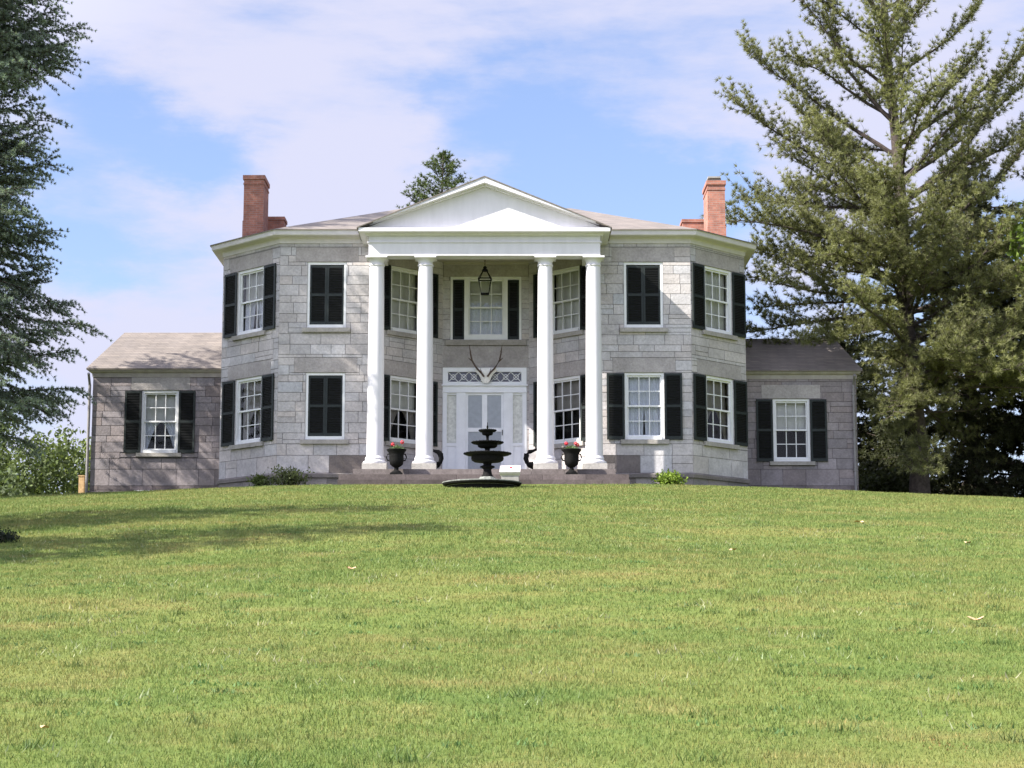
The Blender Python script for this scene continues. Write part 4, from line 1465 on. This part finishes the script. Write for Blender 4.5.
conifer('pine_tree', 'tall open white pine with upswept limbs standing beside the right wing', 'tree', (PX, PY, PG), 24.0, 0.33, lim, PINE, 4, bark='bark_pine', lean=(-1.0, 0.0))

# blue spruce at the left edge, before the left wing
rng = np.random.default_rng(8)
SX, SY = -16.7, -2.2
PZ = [1.0, 1.65, 3.1, 4.0, 5.5, 7.0, 8.0, 8.6, 9.8, 10.6, 11.5, 12.3, 13.7, 16.0, 27.0]
PR = [4.6, 4.7, 5.2, 5.8, 5.2, 4.9, 5.5, 4.3, 5.1, 4.6, 4.2, 5.0, 5.2, 4.5, 0.3]
lim = auto_limbs(rng, 3.0, 26.0, 230, lambda t: 0.82 * float(np.interp(3.0 + 23.0 * t, PZ, PR)), -0.14, 0.22, 0.12)
for i in range(130):
    z = rng.uniform(3.0, 16.0)
    az = rng.uniform(-1.1, 0.7)
    e0 = -0.15 + 0.3 * (z / 16.0) + rng.normal(0, 0.08)
    lim.append((z - 0.3, az, float(np.interp(z + 0.35, PZ, PR)) * rng.uniform(0.55, 0.98), e0, e0 + 0.2))
lim += [(6.2, -0.12, 5.7, -0.30, -0.25), (6.5, -0.25, 5.3, -0.25, -0.2), (7.0, -0.05, 5.0, -0.2, -0.2), (13.0, -0.1, 4.9, 0.05, 0.2), (12.2, -0.3, 4.8, 0.0, 0.1)]
conifer('spruce_tree', 'blue green spruce with drooping layered limbs in front of the left wing', 'tree', (SX, SY, gz(SX, SY)), 27.0, 0.42, lim, SPRUCE, 5)

# dark hemlocks in the shade behind the pine
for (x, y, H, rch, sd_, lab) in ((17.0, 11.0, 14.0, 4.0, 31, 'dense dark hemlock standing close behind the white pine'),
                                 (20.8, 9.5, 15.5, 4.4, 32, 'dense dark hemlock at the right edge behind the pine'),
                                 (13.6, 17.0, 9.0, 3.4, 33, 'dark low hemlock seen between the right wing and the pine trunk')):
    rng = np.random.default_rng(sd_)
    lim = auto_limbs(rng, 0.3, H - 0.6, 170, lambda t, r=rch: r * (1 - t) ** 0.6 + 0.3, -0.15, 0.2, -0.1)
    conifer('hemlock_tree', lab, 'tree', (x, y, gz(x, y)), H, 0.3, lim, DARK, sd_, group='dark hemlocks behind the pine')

# conifer showing over the roof
rng = np.random.default_rng(77)
lim = auto_limbs(rng, 8.0, 19.1, 190, lambda t: 4.6 * (1 - t) ** 0.72 + 0.2, 0.15, 0.5, 0.2)
conifer('fir_tree', 'far conifer whose pointed top shows over the roof beside the pediment', 'tree', (-2.55, 34.0, gz(-2.55, 34)), 19.3, 0.28, lim,
        dict(PINE, wob=0.04, col=(0.060, 0.085, 0.035), col_tip=(0.11, 0.14, 0.06), k=14, ln=0.17, wd=0.015, twigs=6), 78)


def leafy(name, label, cat, loc, blobs, n_leaf, size, colr, seed, trunk=None, group=None, bark='bark_pine', flat=0.75):
    """crown of separate leaves clustered on twig ends inside uneven lobes; trunk = (height, radius)"""
    rng = np.random.default_rng(seed)
    t = thing(name, label, cat, loc, 0, group)
    mb = MB()
    if trunk:
        mb.tube([(0, 0, -0.3), (0.03, 0, trunk[0] * 0.5), (0.0, 0.04, trunk[0])], [trunk[1] * 1.2, trunk[1] * 0.8, trunk[1] * 0.5], 10)
    P, Cc = [], []
    for (bx_, by_, bz_, rx, ry, rz) in blobs:
        if trunk: mb.tube([(0, 0, trunk[0] * 0.6), (bx_ * 0.5, by_ * 0.5, (trunk[0] + bz_) * 0.5), (bx_, by_, bz_)], [trunk[1] * 0.5, trunk[1] * 0.3, 0.02], 6)
        else: mb.tube([(bx_ * 0.2, by_ * 0.2, -0.1), (bx_ * 0.7, by_ * 0.7, bz_ * 0.6), (bx_, by_, bz_ + rz * 0.5)], [0.03, 0.02, 0.006], 5)
        nc = max(8, int(n_leaf / len(blobs) / 22))
        u = unit(rng.normal(size=(nc, 3))) * rng.uniform(0.45, 1.05, (nc, 1)) ** 0.6
        ctr = np.array([bx_, by_, bz_]) + u * np.array([rx, ry, rz])
        tone = rng.uniform(0.65, 1.35, nc)
        for c_, tn in zip(ctr, tone):
            m = 22
            P.append(c_ + rng.normal(0, size * 2.6, (m, 3)) * np.array([1, 1, flat])); Cc.append(np.array(colr)[None] * tn * rng.uniform(0.75, 1.3, (m, 1)))
    part('trunk' if trunk else 'stems', mb, bark, t)
    P = np.concatenate(P); Cc = np.concatenate(Cc)
    n = len(P)
    a = unit(rng.normal(size=(n, 3)) + np.array([0, 0, -0.2])) * (size * rng.uniform(0.7, 1.3, (n, 1)))
    b = unit(np.cross(a, rng.normal(size=(n, 3)))) * (size * 0.55 * rng.uniform(0.7, 1.3, (n, 1)))
    quad_mesh('crown' if trunk else 'foliage', P, a, b, Cc, M['leaf'], t)
    return t


def lobes(rng, n, R_, Hh, z0):
    out = []
    for i in range(n):
        a = rng.uniform(0, 2 * math.pi); r = R_ * math.sqrt(rng.random()) * 0.75
        z = z0 + Hh * rng.random() * (1 - 0.35 * r / R_)
        s = R_ * rng.uniform(0.28, 0.45)
        out.append((r * math.cos(a), r * math.sin(a), z, s, s, s * 0.8))
    return out


# bright broadleaf tree at the right edge
rng = np.random.default_rng(3)
leafy('maple_tree', 'bright green broadleaf tree at the right edge beside the pine', 'tree', (19.5, 3.0, gz(19.5, 3.0)), lobes(rng, 18, 3.3, 4.6, 5.6), 9000, 0.11, (0.16, 0.225, 0.05), 61, trunk=(5.0, 0.2))
# far thicket to the left of the house
bk = [(-21.5, 28, 3.6, 6.6, 'rounded pale green tree beside the timber post', (0.104, 0.134, 0.052)),
      (-26.0, 33, 4.4, 8.2, 'taller olive green tree in the thicket under the spruce', (0.078, 0.101, 0.036)),
      (-19.8, 40, 3.0, 7.2, 'yellow green tree touching the outer corner of the left wing', (0.115, 0.146, 0.036)),
      (-30.0, 40, 4.5, 7.8, 'dull green tree furthest left in the thicket', (0.067, 0.092, 0.036)),
      (-21.0, 21, 2.4, 3.6, 'low rounded shrub in front of the thicket', (0.098, 0.127, 0.060)),
      (-24.5, 23, 2.6, 3.9, 'broad grey green shrub at the left edge of the thicket', (0.085, 0.109, 0.060))]
for i, (x, y, r_, h_, lab, cl) in enumerate(bk):
    rng = np.random.default_rng(100 + i)
    leafy('broadleaf_tree' if h_ > 5 else 'wild_shrub', lab, 'tree' if h_ > 5 else 'shrub', (x, y, gz(x, y)), lobes(rng, 20, r_, h_ - r_ * 0.35, r_ * 0.30), 13000, 0.11, cl, 110 + i,
          trunk=(h_ * 0.4, 0.13) if h_ > 5 else None, group='thicket beyond the left wing')
# dark understorey beneath the hemlocks
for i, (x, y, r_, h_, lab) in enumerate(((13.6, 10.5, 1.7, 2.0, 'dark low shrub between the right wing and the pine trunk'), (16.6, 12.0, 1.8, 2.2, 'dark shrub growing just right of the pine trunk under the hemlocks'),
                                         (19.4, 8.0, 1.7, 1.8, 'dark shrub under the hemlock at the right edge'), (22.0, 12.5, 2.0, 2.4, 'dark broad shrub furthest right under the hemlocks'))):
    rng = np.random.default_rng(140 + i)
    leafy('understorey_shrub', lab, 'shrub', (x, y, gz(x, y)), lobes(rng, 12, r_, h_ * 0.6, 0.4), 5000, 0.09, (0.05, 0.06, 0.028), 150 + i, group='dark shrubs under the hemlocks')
rng = np.random.default_rng(160)
leafy('evergreen_sprig', 'small dark evergreen sprig on the lawn at the left edge', 'plant', (-6.3, -29.0, gz(-6.3, -29.0)), lobes(rng, 5, 0.18, 0.05, 0.05), 400, 0.022, (0.02, 0.028, 0.018), 161)
# shrubs at the foot of the walls
rng = np.random.default_rng(9)
leafy('foundation_shrub', 'low dark green shrub at the foot of the wall under the closed lower shutters', 'shrub', (-5.75, -0.55, gz(-5.75, -0.55)), lobes(rng, 9, 0.56, 0.22, 0.16), 1500, 0.04, (0.095, 0.115, 0.05), 91)
leafy('weed_clump', 'small bright yellow green plant at the foot of the wall under the lace curtained window', 'plant', (5.35, -0.5, gz(5.35, -0.5)), lobes(rng, 8, 0.33, 0.12, 0.14), 700, 0.045, (0.19, 0.27, 0.045), 92)
leafy('weed_clump', 'small dark sprig between the shrub and the water table ledge', 'plant', (-6.55, 0.15, gz(-6.55, 0.15)), lobes(rng, 4, 0.22, 0.14, 0.18), 300, 0.04, (0.09, 0.12, 0.035), 93)

# unseen trees at left: two shade the lawn, the third added to shade the wing
for (x, y, H, sd_, rch, lab) in ((-11.9, -32.8, 13.0, 51, 3.7, 'tall conifer left of the lawn casting the near band of shade'),
                                 (-12.9, -24.3, 13.0, 52, 4.0, 'tall conifer left of the lawn casting the farther band of shade'),
                                 (-24.5, -3.0, 17.0, 53, 3.6, 'tall conifer added out of view beyond the spruce to shade the left wing')):
    rng = np.random.default_rng(sd_)
    lim = auto_limbs(rng, 1.0, H - 0.6, 100, lambda t, r=rch: r * (1 - t) ** 0.6 + 0.3, -0.15, 0.3, 0.0)
    conifer('larch_tree', lab, 'tree', (x, y, gz(x, y)), H, 0.25, lim, dict(DARK, k=7, ln=0.2, wd=0.03), sd_)

# fallen leaves on the grass
LV = [(11.9, 15.4, 0.075, 'large tan dry leaf lying on the open lawn at the right'), (4.0 - 6.2, 18.6, 0.04, 'tan dry leaf lying on the lawn below the fountain at the left'),
      ]
def leaf_obj(px, py_, s, lab, seed):
    mb = MB()
    rg = random.Random(seed)
    n = 9
    pts = []
    for i in range(n):
        a = 2 * math.pi * i / n
        r = s * (1.0 if i % 2 == 0 else 0.62) * rg.uniform(0.8, 1.15)
        pts.append((r * math.cos(a) * 1.25, r * math.sin(a), 0.25 * s * math.sin(2 * a + rg.random()) + 0.045))
    for i in range(n):
        mb.quadv([(0, 0, 0.04), pts[i], pts[(i + 1) % n]])
    o = obj('fallen_leaf', mb.mesh('fallen_leaf', ['dryleaf']), None, (px, py_, gz(px, py_)), rg.uniform(0, 6))
    return tag(o, lab, 'leaf', 'dry leaves on the lawn')
def on_lawn(d, lateral): return (0.8 + lateral, d - 56)
leaf_obj(*on_lawn(15.4, 3.70), 0.07, 'large tan dry leaf lying alone on the lawn toward the right edge', 1)
leaf_obj(*on_lawn(20.2, -1.68), 0.055, 'pale tan leaf just under the tip of the tree shadow on the lawn', 2)
leaf_obj(*on_lawn(31.0, 1.7 * 3.3), 0.07, 'tan leaf on the far lawn below the right wing window', 3)
leaf_obj(*on_lawn(27.0, 6.4), 0.06, 'tan leaf on the far lawn below the pine trunk', 4)
leaf_obj(*on_lawn(23.5, 2.7), 0.05, 'small tan leaf on the mid lawn below the lace curtained window', 5)
leaf_obj(*on_lawn(9.6, -2.3), 0.03, 'small red brown leaf on the near lawn at the lower left', 6)
